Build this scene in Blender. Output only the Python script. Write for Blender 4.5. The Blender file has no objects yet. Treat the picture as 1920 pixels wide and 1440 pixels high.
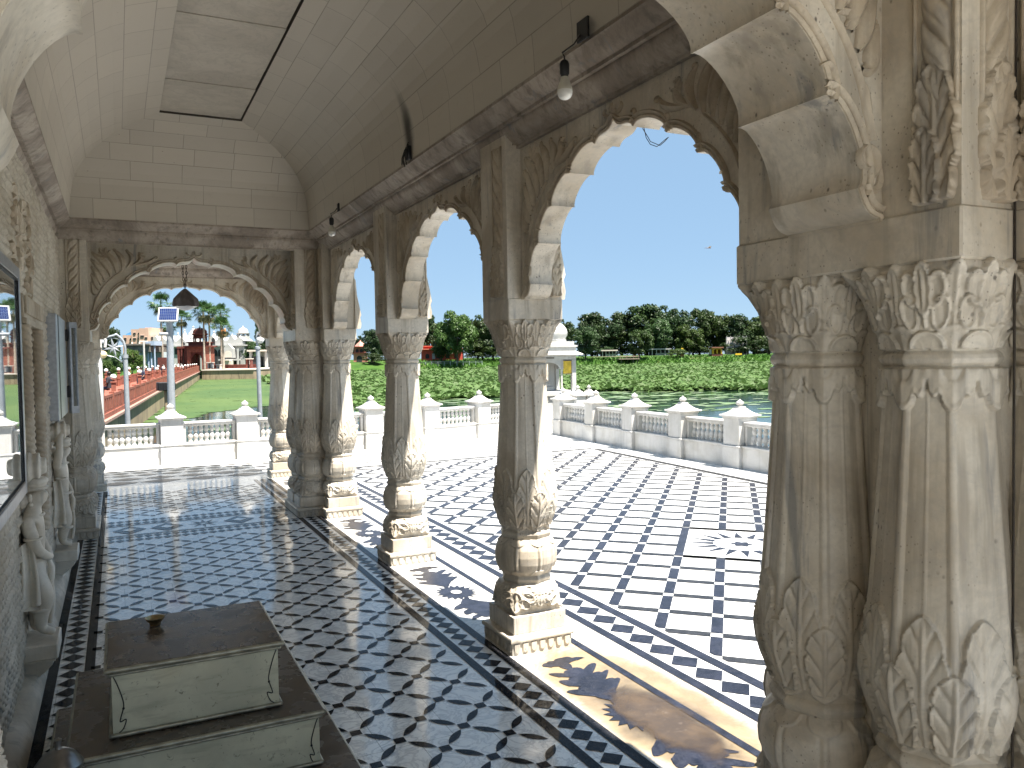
import bpy, math, random
import numpy as np
from mathutils import Vector, Matrix, noise as mnoise

PI = math.pi
random.seed(7)
RNG = np.random.default_rng(11)
scene = bpy.context.scene
COL = scene.collection


# ------------------------------------------------------------------ objects
def tag(o, label=None, cat=None, group=None, kind=None):
    if label: o['label'] = label
    if cat: o['category'] = cat
    if group: o['group'] = group
    if kind: o['kind'] = kind
    return o


def empty(name, loc=(0, 0, 0), rz=0.0, label=None, cat=None, group=None, parent=None):
    o = bpy.data.objects.new(name, None)
    COL.objects.link(o)
    o.location = loc
    o.rotation_euler = (0, 0, rz)
    o.empty_display_size = 0.1
    if parent: o.parent = parent
    return tag(o, label, cat, group)


def kids(o):
    return [c for c in bpy.data.objects if c.parent == o]


def copy_tree(o, parent=None):
    c = o.copy()
    COL.objects.link(c)
    if parent is not None: c.parent = parent
    for ch in list(o.children):
        copy_tree(ch, c)
    return c


class MB:
    """collects geometry, builds ONE mesh object"""
    def __init__(s):
        s.v = []; s.f = []; s.m = []; s.uv = []; s.has_uv = False

    def add(s, verts, faces, mi=0, uvs=None):
        b = len(s.v)
        s.v.extend([tuple(p) for p in verts])
        for f in faces:
            s.f.append(tuple(b + i for i in f)); s.m.append(mi)
        if uvs is not None:
            s.has_uv = True
            s.uv.extend(uvs)
        else:
            for f in faces: s.uv.append([(0, 0)] * len(f))
        return s

    def box(s, x0, y0, z0, x1, y1, z1, mi=0, bev=0.0):
        if bev <= 0:
            v = [(x0, y0, z0), (x1, y0, z0), (x1, y1, z0), (x0, y1, z0), (x0, y0, z1), (x1, y0, z1), (x1, y1, z1), (x0, y1, z1)]
            s.add(v, [(0, 3, 2, 1), (4, 5, 6, 7), (0, 1, 5, 4), (1, 2, 6, 5), (2, 3, 7, 6), (3, 0, 4, 7)], mi)
        else:
            b = bev
            rings = [(z0, b), (z0 + b, 0), (z1 - b, 0), (z1, b)]
            v = []
            for z, o in rings:
                c = b
                v += [(x0 + c + o * .6, y0 + o, z), (x1 - c - o * .6, y0 + o, z), (x1 - o, y0 + c + o * .6, z), (x1 - o, y1 - c - o * .6, z),
                      (x1 - c - o * .6, y1 - o, z), (x0 + c + o * .6, y1 - o, z), (x0 + o, y1 - c - o * .6, z), (x0 + o, y0 + c + o * .6, z)]
            f = [tuple(range(7, -1, -1)), tuple(range(24, 32))]
            for k in range(3):
                for i in range(8):
                    j = (i + 1) % 8
                    f.append((k * 8 + i, k * 8 + j, (k + 1) * 8 + j, (k + 1) * 8 + i))
            s.add(v, f, mi)
        return s

    def obox(s, c, size, rz=0.0, mi=0, bev=0.0, tilt=0.0):
        t = MB(); t.box(-size[0] / 2, -size[1] / 2, -size[2] / 2, size[0] / 2, size[1] / 2, size[2] / 2, mi, bev)
        M = Matrix.Translation(c) @ Matrix.Rotation(rz, 4, 'Z') @ Matrix.Rotation(tilt, 4, 'X')
        return s.join(t, M)

    def join(s, t, M=None):
        vs = [tuple(M @ Vector(p)) for p in t.v] if M is not None else t.v
        b = len(s.v); s.v.extend(vs)
        for f, m, u in zip(t.f, t.m, t.uv):
            s.f.append(tuple(b + i for i in f)); s.m.append(m); s.uv.append(u)
        s.has_uv = s.has_uv or t.has_uv
        return s

    def lathe(s, prof, n=24, c=(0, 0, 0), mi=0, sq=0.0, rf=None, cap=True):
        v = []; f = []
        for r, z in prof:
            for i in range(n):
                a = 2 * PI * i / n
                rr = r
                if sq: rr = r / max(abs(math.cos(a)), abs(math.sin(a))) * sq + r * (1 - sq)
                if rf: rr *= rf(a, z)
                v.append((c[0] + rr * math.cos(a), c[1] + rr * math.sin(a), c[2] + z))
        for k in range(len(prof) - 1):
            for i in range(n):
                j = (i + 1) % n
                f.append((k * n + i, k * n + j, (k + 1) * n + j, (k + 1) * n + i))
        if cap:
            f.append(tuple(range(n - 1, -1, -1)))
            f.append(tuple((len(prof) - 1) * n + i for i in range(n)))
        return s.add(v, f, mi)

    def tube(s, path, r, n=8, mi=0, cap=True, closed=False):
        P = [Vector(p) for p in path]
        R = r if hasattr(r, '__len__') else [r] * len(P)
        v = []; f = []
        up = None
        for k, p in enumerate(P):
            if closed: t = P[(k + 1) % len(P)] - P[k - 1]
            else: t = (P[min(k + 1, len(P) - 1)] - P[max(k - 1, 0)])
            if t.length < 1e-9: t = Vector((0, 0, 1))
            t.normalize()
            if up is None:
                up = Vector((0, 0, 1)) if abs(t.z) < .9 else Vector((1, 0, 0))
            a = t.cross(up)
            if a.length < 1e-6: a = t.cross(Vector((0, 1, 0)))
            a.normalize(); b = a.cross(t); up = b
            for i in range(n):
                q = 2 * PI * i / n
                v.append(p + (a * math.cos(q) + b * math.sin(q)) * R[k])
        m = len(P)
        for k in range(m if closed else m - 1):
            for i in range(n):
                j = (i + 1) % n; k2 = (k + 1) % m
                f.append((k * n + i, k * n + j, k2 * n + j, k2 * n + i))
        if cap and not closed:
            f.append(tuple(range(n - 1, -1, -1))); f.append(tuple((m - 1) * n + i for i in range(n)))
        return s.add(v, f, mi)

    def ball(s, c, r, n=16, m=10, mi=0, sc=(1, 1, 1)):
        v = [(c[0], c[1], c[2] - r * sc[2])]; f = []
        for k in range(1, m):
            ph = -PI / 2 + PI * k / m
            for i in range(n):
                a = 2 * PI * i / n
                v.append((c[0] + r * sc[0] * math.cos(ph) * math.cos(a), c[1] + r * sc[1] * math.cos(ph) * math.sin(a), c[2] + r * sc[2] * math.sin(ph)))
        v.append((c[0], c[1], c[2] + r * sc[2])); top = len(v) - 1
        for i in range(n):
            j = (i + 1) % n
            f.append((0, 1 + j, 1 + i)); f.append((top, 1 + (m - 2) * n + i, 1 + (m - 2) * n + j))
        for k in range(m - 2):
            for i in range(n):
                j = (i + 1) % n
                f.append((1 + k * n + i, 1 + k * n + j, 1 + (k + 1) * n + j, 1 + (k + 1) * n + i))
        return s.add(v, f, mi)

    def prism(s, pts, to3, t0, t1, mi=0):
        """extrude 2D polygon; to3(a,b,t)->xyz"""
        n = len(pts)
        v = [to3(a, b, t0) for a, b in pts] + [to3(a, b, t1) for a, b in pts]
        f = [tuple(range(n - 1, -1, -1)), tuple(range(n, 2 * n))]
        for i in range(n):
            j = (i + 1) % n
            f.append((i, j, n + j, n + i))
        return s.add(v, f, mi)

    def grid(s, fn, nu, nv, mi=0, closed_u=False, uv=None):
        """fn(U,V arrays 0..1)->(X,Y,Z)"""
        cu = nu if closed_u else nu + 1
        u = np.arange(cu) / nu; w = np.arange(nv + 1) / nv
        U, V = np.meshgrid(u, w)
        X, Y, Z = fn(U, V)
        v = np.stack([X, Y, Z], -1).reshape(-1, 3).tolist()
        f = []
        for k in range(nv):
            for i in range(nu):
                j = (i + 1) % cu if closed_u else i + 1
                f.append((k * cu + i, k * cu + j, (k + 1) * cu + j, (k + 1) * cu + i))
        return s.add(v, f, mi)

    def mesh(s, name, mats, smooth=None):
        me = bpy.data.meshes.new(name)
        me.from_pydata(s.v, [], s.f)
        for m in (mats if isinstance(mats, (list, tuple)) else [mats]): me.materials.append(m)
        if any(s.m): me.polygons.foreach_set('material_index', s.m)
        if s.has_uv:
            l = me.uv_layers.new(name='UVMap')
            flat = [c for u in s.uv for p in u for c in p]
            l.data.foreach_set('uv', flat)
        me.update()
        if smooth:
            me.polygons.foreach_set('use_smooth', [True] * len(me.polygons))
            if smooth < 179: me.set_sharp_from_angle(angle=math.radians(smooth))
        return me

    def build(s, name, mats, parent=None, smooth=40, loc=None):
        o = bpy.data.objects.new(name, s.mesh(name, mats, smooth))
        COL.objects.link(o)
        if parent: o.parent = parent
        if loc: o.location = loc
        return o


def link(name, mesh, parent=None, loc=(0, 0, 0), rz=0.0):
    o = bpy.data.objects.new(name, mesh); COL.objects.link(o)
    o.location = loc; o.rotation_euler = (0, 0, rz)
    if parent: o.parent = parent
    return o


def np_mesh(name, V, F, mat, smooth=False):
    """fast mesh from numpy arrays; F is (n,k)"""
    me = bpy.data.meshes.new(name)
    V = np.asarray(V, dtype=np.float32); F = np.asarray(F, dtype=np.int32)
    k = F.shape[1]
    me.vertices.add(len(V)); me.vertices.foreach_set('co', V.ravel())
    me.loops.add(F.size); me.loops.foreach_set('vertex_index', F.ravel())
    me.polygons.add(len(F)); me.polygons.foreach_set('loop_start', np.arange(0, F.size, k, dtype=np.int32))
    me.polygons.foreach_set('loop_total', np.full(len(F), k, dtype=np.int32))
    if smooth: me.polygons.foreach_set('use_smooth', [True] * len(F))
    me.materials.append(mat)
    me.update(calc_edges=True)
    return me


# ------------------------------------------------------------------ materials
class NT:
    def __init__(s, name):
        s.mat = bpy.data.materials.new(name); s.mat.use_nodes = True
        s.t = s.mat.node_tree; s.n = s.t.nodes; s.l = s.t.links
        s.b = next(x for x in s.n if x.type == 'BSDF_PRINCIPLED')
        s.out = next(x for x in s.n if x.type == 'OUTPUT_MATERIAL')

    def new(s, typ, **kw):
        n = s.n.new(typ)
        for k, v in kw.items():
            if hasattr(n, k): setattr(n, k, v)
            else: n.inputs[k].default_value = v
        return n

    def set(s, node, sock, val):
        i = node.inputs[sock]
        if hasattr(val, 'is_output') or isinstance(val, bpy.types.NodeSocket): s.l.new(val, i)
        elif isinstance(val, (tuple, list)) and i.type == 'RGBA' and len(val) == 3: i.default_value = (*val, 1)
        else: i.default_value = val

    def pos(s):
        return s.new('ShaderNodeNewGeometry').outputs['Position']

    def uvc(s):
        return s.new('ShaderNodeTexCoord').outputs['UV']

    def mapping(s, vec, scale=(1, 1, 1), loc=(0, 0, 0), rot=(0, 0, 0)):
        m = s.new('ShaderNodeMapping'); s.l.new(vec, m.inputs['Vector'])
        m.inputs['Scale'].default_value = scale; m.inputs['Location'].default_value = loc; m.inputs['Rotation'].default_value = rot
        return m.outputs[0]

    def noise(s, vec, scale, detail=4, rough=.55, dist=0.0):
        n = s.new('ShaderNodeTexNoise'); s.l.new(vec, n.inputs['Vector'])
        n.inputs['Scale'].default_value = scale; n.inputs['Detail'].default_value = detail
        n.inputs['Roughness'].default_value = rough; n.inputs['Distortion'].default_value = dist
        return n.outputs['Fac']

    def ramp(s, fac, a, b, lo=0.0, hi=1.0):
        n = s.new('ShaderNodeMapRange'); n.interpolation_type = 'SMOOTHSTEP'
        s.l.new(fac, n.inputs['Value'])
        n.inputs['From Min'].default_value = a; n.inputs['From Max'].default_value = b
        n.inputs['To Min'].default_value = lo; n.inputs['To Max'].default_value = hi
        return n.outputs[0]

    def mix(s, fac, a, b, mode='MIX'):
        n = s.new('ShaderNodeMix'); n.data_type = 'RGBA'; n.blend_type = mode
        s.set(n, 0, fac); s.set(n, 6, a); s.set(n, 7, b)
        return n.outputs[2]

    def math(s, op, a, b=None, c=None):
        n = s.new('ShaderNodeMath'); n.operation = op
        s.set(n, 0, a)
        if b is not None: s.set(n, 1, b)
        if c is not None: s.set(n, 2, c)
        return n.outputs[0]

    def bump(s, h, strength=.3, dist=.01):
        n = s.new('ShaderNodeBump'); s.l.new(h, n.inputs['Height'])
        n.inputs['Strength'].default_value = strength; n.inputs['Distance'].default_value = dist
        s.l.new(n.outputs[0], s.b.inputs['Normal'])

    def done(s, col=None, rough=None, spec=None, metal=None):
        if col is not None: s.set(s.b, 'Base Color', col)
        if rough is not None: s.set(s.b, 'Roughness', rough)
        if spec is not None: s.set(s.b, 'Specular IOR Level', spec)
        if metal is not None: s.set(s.b, 'Metallic', metal)
        return s.mat


def plain(name, col, rough=.6, metal=0.0, var=.15, scale=6.0, spec=.4):
    t = NT(name)
    f = t.noise(t.pos(), scale, 5)
    c = t.mix(t.ramp(f, .3, .7), tuple(x * (1 - var) for x in col), tuple(min(1, x * (1 + var)) for x in col))
    return t.done(c, rough, spec, metal)


def stone(name, base, stain, vein, spots=.35, rough=.42, streak=.5, vein_amt=.25, fine=.15):
    """weathered marble: broad patches, vertical streaks, grey veins, pits; world-space so no two stones repeat"""
    t = NT(name); P = t.pos()
    broad = t.noise(P, 2.3, 6, .6, .4)
    c = t.mix(t.ramp(broad, .40, .62), base, stain)
    sv = t.noise(t.mapping(P, (14, 14, 1.1)), 1.0, 4, .6)
    c = t.mix(t.ramp(sv, .50, .70, 0, streak), c, tuple(x * .60 for x in stain))
    vn = t.noise(P, 3.2, 7, .62, 2.2)
    vv = t.math('ABSOLUTE', t.math('SUBTRACT', vn, .5))
    c = t.mix(t.ramp(vv, .0, .05, vein_amt, 0), c, vein)
    fi = t.noise(P, 55, 3, .6)
    c = t.mix(t.ramp(fi, .3, .75, 0, fine), c, tuple(x * .55 for x in base))
    if spots:
        w = t.new('ShaderNodeTexVoronoi'); w.inputs['Scale'].default_value = 34
        t.l.new(t.mapping(P, (1, 1, .7)), w.inputs['Vector'])
        patch = t.ramp(t.noise(P, 6, 2), .5, .66)
        sp = t.math('MULTIPLY', t.ramp(w.outputs['Distance'], .05, .2, spots, 0), patch)
        c = t.mix(sp, c, (.09, .075, .06))
        w2 = t.new('ShaderNodeTexVoronoi'); w2.inputs['Scale'].default_value = 78; t.l.new(t.mapping(P, (1, 1, .8), (2, 5, 1)), w2.inputs['Vector'])
        sp = t.math('MULTIPLY', t.ramp(w2.outputs['Distance'], .08, .22, spots * .8, 0), t.ramp(t.noise(P, 3.1, 3), .46, .6))
        c = t.mix(sp, c, (.13, .11, .09))
    bg = t.noise(t.mapping(P, (9, 9, .8), (3, 1, 7)), 1.0, 5, .65, .6)
    c = t.mix(t.ramp(bg, .585, .70, 0, streak), c, (.19, .195, .20))
    t.bump(t.noise(P, 70, 5, .6), .12, .004)
    r = t.ramp(broad, .3, .7, rough - .08, rough + .1)
    return t.done(c, r, .45)


M = {}
M['marble'] = stone('aged_marble', (0.613, 0.563, 0.479), (0.462, 0.399, 0.311), (0.252, 0.248, 0.252), .9, .42, .7, .16, .3)
M['carved'] = stone('carved_marble', (0.521, 0.454, 0.357), (0.378, 0.307, 0.223), (0.227, 0.202, 0.168), .4, .55)
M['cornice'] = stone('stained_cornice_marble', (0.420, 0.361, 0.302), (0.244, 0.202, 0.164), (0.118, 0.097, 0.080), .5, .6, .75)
M['white'] = stone('white_marble', (0.563, 0.554, 0.537), (0.475, 0.458, 0.422), (0.440, 0.440, 0.440), .2, .4, .25, .2, .08)
M['statue'] = stone('statue_marble', (.76, .715, .63), (.58, .515, .42), (0.277, 0.252, 0.227), .2, .38, .3, .1)
M['wall'] = stone('scaled_wall_marble', (0.554, 0.508, 0.428), (0.403, 0.349, 0.269), (0.252, 0.227, 0.202), .4, .55)


def vault_mat():
    t = NT('vault_marble_slabs'); uv = t.uvc(); P = t.pos()
    b = t.new('ShaderNodeTexBrick'); t.l.new(uv, b.inputs['Vector'])
    b.inputs['Scale'].default_value = 1.0; b.inputs['Brick Width'].default_value = .43; b.inputs['Row Height'].default_value = .178
    b.inputs['Mortar Size'].default_value = .003; b.inputs['Mortar Smooth'].default_value = .3; b.inputs['Bias'].default_value = 0
    b.offset = .43; b.squash = .8; b.squash_frequency = 3
    b.inputs['Color1'].default_value = (.52, .475, .40, 1); b.inputs['Color2'].default_value = (.465, .425, .36, 1)
    b.inputs['Mortar'].default_value = (.265, .235, .19, 1)
    c = b.outputs['Color']
    n = t.noise(P, 1.6, 6, .6, .6)
    c = t.mix(t.ramp(n, .35, .7, 0, .45), c, (.505, .467, .40), 'MIX')
    n2 = t.noise(P, 14, 5, .65, 1.5)
    c = t.mix(t.ramp(n2, .55, .8, 0, .35), c, (.36, .325, .265))
    w = t.new('ShaderNodeTexVoronoi'); w.inputs['Scale'].default_value = 7; t.l.new(P, w.inputs['Vector'])
    c = t.mix(t.ramp(w.outputs['Distance'], .015, .05, .7, 0), c, (.12, .1, .08))
    # soot scorched up the vault beside a burnt light fitting
    s = t.new('ShaderNodeSeparateXYZ'); t.l.new(P, s.inputs[0])
    wob = t.math('MULTIPLY', t.math('SUBTRACT', t.noise(P, 9, 4), .5), .05)
    dy = t.math('ABSOLUTE', t.math('SUBTRACT', t.math('ADD', s.outputs['Y'], wob), SOOT_Y))
    zz = t.math('SUBTRACT', s.outputs['Z'], 2.89)
    width = t.math('MULTIPLY', t.ramp(zz, -.02, .14, .055, .125), t.ramp(zz, .2, .5, 1, .3))
    a = t.math('MULTIPLY', t.ramp(t.math('DIVIDE', dy, width), .1, 1.0, 1, 0), t.ramp(zz, .2, .5, 1, 0))
    a = t.math('MULTIPLY', a, t.math('GREATER_THAN', s.outputs['X'], 1.2))
    c = t.mix(t.math('MULTIPLY', a, .97), c, (.022, .018, .015))
    t.bump(b.outputs['Fac'], .25, -.004)
    return t.done(c, .5, .4)


SOOT_Y = 5.02
M['vault'] = vault_mat()


def floor_marble(name, base, vein, rough, scale=1.0, stainy=False, slab=None):
    t = NT(name); P = t.pos()
    n = t.noise(P, 5.5 * scale, 8, .62, 2.5)
    v = t.math('ABSOLUTE', t.math('SUBTRACT', n, .5))
    c = t.mix(t.ramp(v, 0, .07, .75, 0), base, vein)
    n2 = t.noise(P, 1.9 * scale, 5, .6, .8)
    c = t.mix(t.ramp(n2, .42, .72, 0, .55), c, tuple(x * .84 for x in base))
    n3 = t.noise(P, 40, 4, .7, 1.2)
    c = t.mix(t.ramp(n3, .55, .75, 0, .3), c, vein)
    r = rough
    if slab:
        b = t.new('ShaderNodeTexBrick'); t.l.new(P, b.inputs['Vector'])
        b.inputs['Scale'].default_value = 1; b.inputs['Brick Width'].default_value = slab[0]; b.inputs['Row Height'].default_value = slab[1]
        b.inputs['Mortar Size'].default_value = .0016; b.offset = .5
        b.inputs['Color1'].default_value = (1, 1, 1, 1); b.inputs['Color2'].default_value = (.86, .86, .86, 1); b.inputs['Mortar'].default_value = (.5, .5, .48, 1)
        c = t.mix(1.0, c, b.outputs['Color'], 'MULTIPLY')
    if stainy:
        # rusty water stain spreading over the threshold slabs of the nearest bay, with a thin puddle
        s = t.new('ShaderNodeSeparateXYZ'); t.l.new(P, s.inputs[0])
        wob = t.math('MULTIPLY', t.math('SUBTRACT', t.noise(P, 3.5, 5, .6), .5), .55)
        wob2 = t.math('MULTIPLY', t.math('SUBTRACT', t.noise(P, 4.5, 5, .6, .3), .5), .5)
        ex = t.math('DIVIDE', t.math('ADD', t.math('SUBTRACT', s.outputs['X'], 2.13), t.math('MULTIPLY', wob, .3)), .34)
        ey = t.math('DIVIDE', t.math('ADD', t.math('SUBTRACT', s.outputs['Y'], 3.02), wob2), .98)
        d = t.math('SQRT', t.math('ADD', t.math('MULTIPLY', ex, ex), t.math('MULTIPLY', ey, ey)))
        tan = t.mix(t.ramp(t.noise(P, 4, 5), .35, .65), (.26, .19, .095), (.18, .125, .062))
        c = t.mix(t.ramp(d, .72, 1.12, .9, 0), c, tan)
        ex2 = t.math('DIVIDE', t.math('ADD', t.math('SUBTRACT', s.outputs['X'], 2.10), t.math('MULTIPLY', wob, .35)), .22)
        ey2 = t.math('DIVIDE', t.math('ADD', t.math('SUBTRACT', s.outputs['Y'], 2.88), wob2), .48)
        d2 = t.math('SQRT', t.math('ADD', t.math('MULTIPLY', ex2, ex2), t.math('MULTIPLY', ey2, ey2)))
        c = t.mix(t.ramp(d2, .55, 1.1, .9, 0), c, (.045, .035, .027))
        wx = t.new('ShaderNodeTexVoronoi'); wx.inputs['Scale'].default_value = 26; t.l.new(P, wx.inputs['Vector'])
        r = t.ramp(d2, .75, 1.0, .03, rough)
    t.done(c, r, .5)
    return t.mat


M['hall_floor'] = floor_marble('polished_white_marble', (.95, .95, .93), (.56, .57, .585), .085, 1.0, False, (.31, .45))
M['threshold'] = floor_marble('threshold_marble', (.56, .55, .53), (.33, .33, .32), .16, .9, True)
M['terrace'] = floor_marble('terrace_white_marble', (.64, .64, .635), (.36, .37, .38), .22, 1.1)


def inlay(name, col, rough):
    t = NT(name); P = t.pos()
    n = t.noise(P, 9, 6, .6, 1)
    c = t.mix(t.ramp(n, .35, .7), col, tuple(x * 2.2 + .006 for x in col))
    n2 = t.noise(P, 26, 6, .7, 3)
    c = t.mix(t.ramp(t.math('ABSOLUTE', t.math('SUBTRACT', n2, .5)), 0, .012, .35, 0), c, (.3, .3, .32))
    return t.done(c, rough, .22 if rough > .1 else .06)


M['inlay_in'] = inlay('polished_black_inlay', (.008, .0085, .011), .06)
M['inlay_out'] = inlay('terrace_dark_inlay', (.0055, .0065, .013), .3)
M['inlay_grey'] = inlay('terrace_grey_inlay', (.009, .0092, .0105), .35)


# ------------------------------------------------------------------ carving height functions
def sst(x, a, b):
    t = np.clip((x - a) / (b - a), 0, 1)
    return t * t * (3 - 2 * t)


def leaf(u, v, lobes=3.5, wide=1.0):
    """carved acanthus leaf: u across (-1..1), v base..tip (0..1) -> 0..~1.
    a ribbed middle lobe in front of rounded side lobes, every lobe a hollow with a raised rim"""
    if lobes < 1.6:                        # a single plain petal
        q = np.sqrt((u / (.98 * wide)) ** 2 + (np.clip(v, 0, None)) ** 2)
        ins = sst(1 - q, 0, .08) * (v >= 0)
        return ins * (.62 + .38 * np.exp(-((q - .84) / .11) ** 2))
    au = np.abs(u) / wide
    h = np.zeros_like(u)
    n = 4 if lobes >= 2.9 else 3 if lobes >= 2.5 else 2
    def lobe(cu, cv, ru, rv, tilt, lift):
        c, s_ = math.cos(tilt), math.sin(tilt)
        x = ((au - cu) * c + (v - cv) * s_) / ru; y = (-(au - cu) * s_ + (v - cv) * c) / rv
        q = np.sqrt(x * x + y * y)
        return sst(1 - q, 0, .10) * (lift + .34 * np.exp(-((q - .82) / .13) ** 2) - .10 * np.clip(1 - q, 0, 1) + .10 * np.exp(-(x / .16) ** 2))
    if n == 4:
        for L in ((.55, .10, .34, .135, .10, .36), (.55, .27, .34, .135, .22, .42), (.48, .45, .33, .14, .32, .48), (.34, .64, .31, .16, .4, .55)): h = np.maximum(h, lobe(*L))
    elif n == 3:
        for L in ((.56, .17, .33, .20, .25, .40), (.52, .42, .33, .20, .45, .48), (.36, .66, .28, .21, .6, .56)): h = np.maximum(h, lobe(*L))
    else:
        for L in ((.54, .24, .36, .27, .3, .42), (.42, .58, .32, .26, .5, .52)): h = np.maximum(h, lobe(*L))
    h = np.maximum(h, lobe(0, .58, .36 if n == 4 else .30, .41 if n == 4 else .44, 0, .64))
    stem = (au < .5) & (v > 0) & (v < .5)
    h = np.maximum(h, np.where(stem, .42, 0))
    h = np.maximum(h, .92 * np.exp(-(au / .085) ** 2) * sst(v, 0, .05) * (1 - sst(v, .84, .97)))
    return h * (v >= 0)


def leaf_t(u, v, k=4.0):
    """tall standing leaf: broad rounded head, scalloped sides with a raised rim, grooves running from each notch to the midrib"""
    au = np.abs(u)
    body = np.clip(1 - np.clip((v - .42) / .58, 0, 1) ** 2.4, 0, 1) ** .5 * np.clip(.80 + .5 * v, 0, 1)
    ph = (v * k + .12) % 1.0
    W = .98 * body * (1 - .17 * (1 - np.sqrt(np.clip(np.sin(PI * ph), 0, 1))))
    e = W - au
    ins = sst(e, 0, .06) * (v >= 0) * (v <= 1)
    g = (k * (v - .42 * au) + .12) % 1.0
    groove = np.exp(-((np.minimum(g, 1 - g)) / .10) ** 2) * sst(au, .12, .25)
    pillow = np.sqrt(np.clip(np.sin(PI * g), 0, 1)) * sst(au, .1, .25)
    rim = np.exp(-((e - .075) / .055) ** 2)
    ridge = np.exp(-(u / .075) ** 2) * (1 - sst(v, .85, .98))
    return ins * (.50 + .26 * rim + .26 * ridge + .16 * pillow - .20 * groove)


def ngon(th, n, ph=0.0):
    a = (th - ph) % (2 * PI / n) - PI / n
    return math.cos(PI / n) / np.cos(a)


def sect(th, k, off=0.0):
    """angle folded into k sectors -> (-1..1)"""
    a = ((th - off) * k / (2 * PI)) % 1.0
    return a * 2 - 1
# camera frame, used to turn sight lines into real positions
CF = 1512.04
def _camaxes():
    yaw, pit, rol = math.radians(26.0523), math.radians(-1.9305), math.radians(-.9253)
    f = Vector((math.sin(yaw) * math.cos(pit), math.cos(yaw) * math.cos(pit), math.sin(pit)))
    r = Vector((math.cos(yaw), -math.sin(yaw), 0)); u = r.cross(f)
    return r * math.cos(rol) + u * math.sin(rol), -r * math.sin(rol) + u * math.cos(rol), f
CR, CU, CFW = _camaxes()
EYE = Vector((0, 0, 1.6))
def AT(px, py, D):
    """point at forward depth D on the sight line of a photo pixel"""
    return EYE + (CFW + CR * ((px - 960) / CF) - CU * ((py - 720) / CF)) * D
def ON(axis, val, px, py):
    d = CFW + CR * ((px - 960) / CF) - CU * ((py - 720) / CF)
    return EYE + d * ((val - EYE[axis]) / d[axis])
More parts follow.
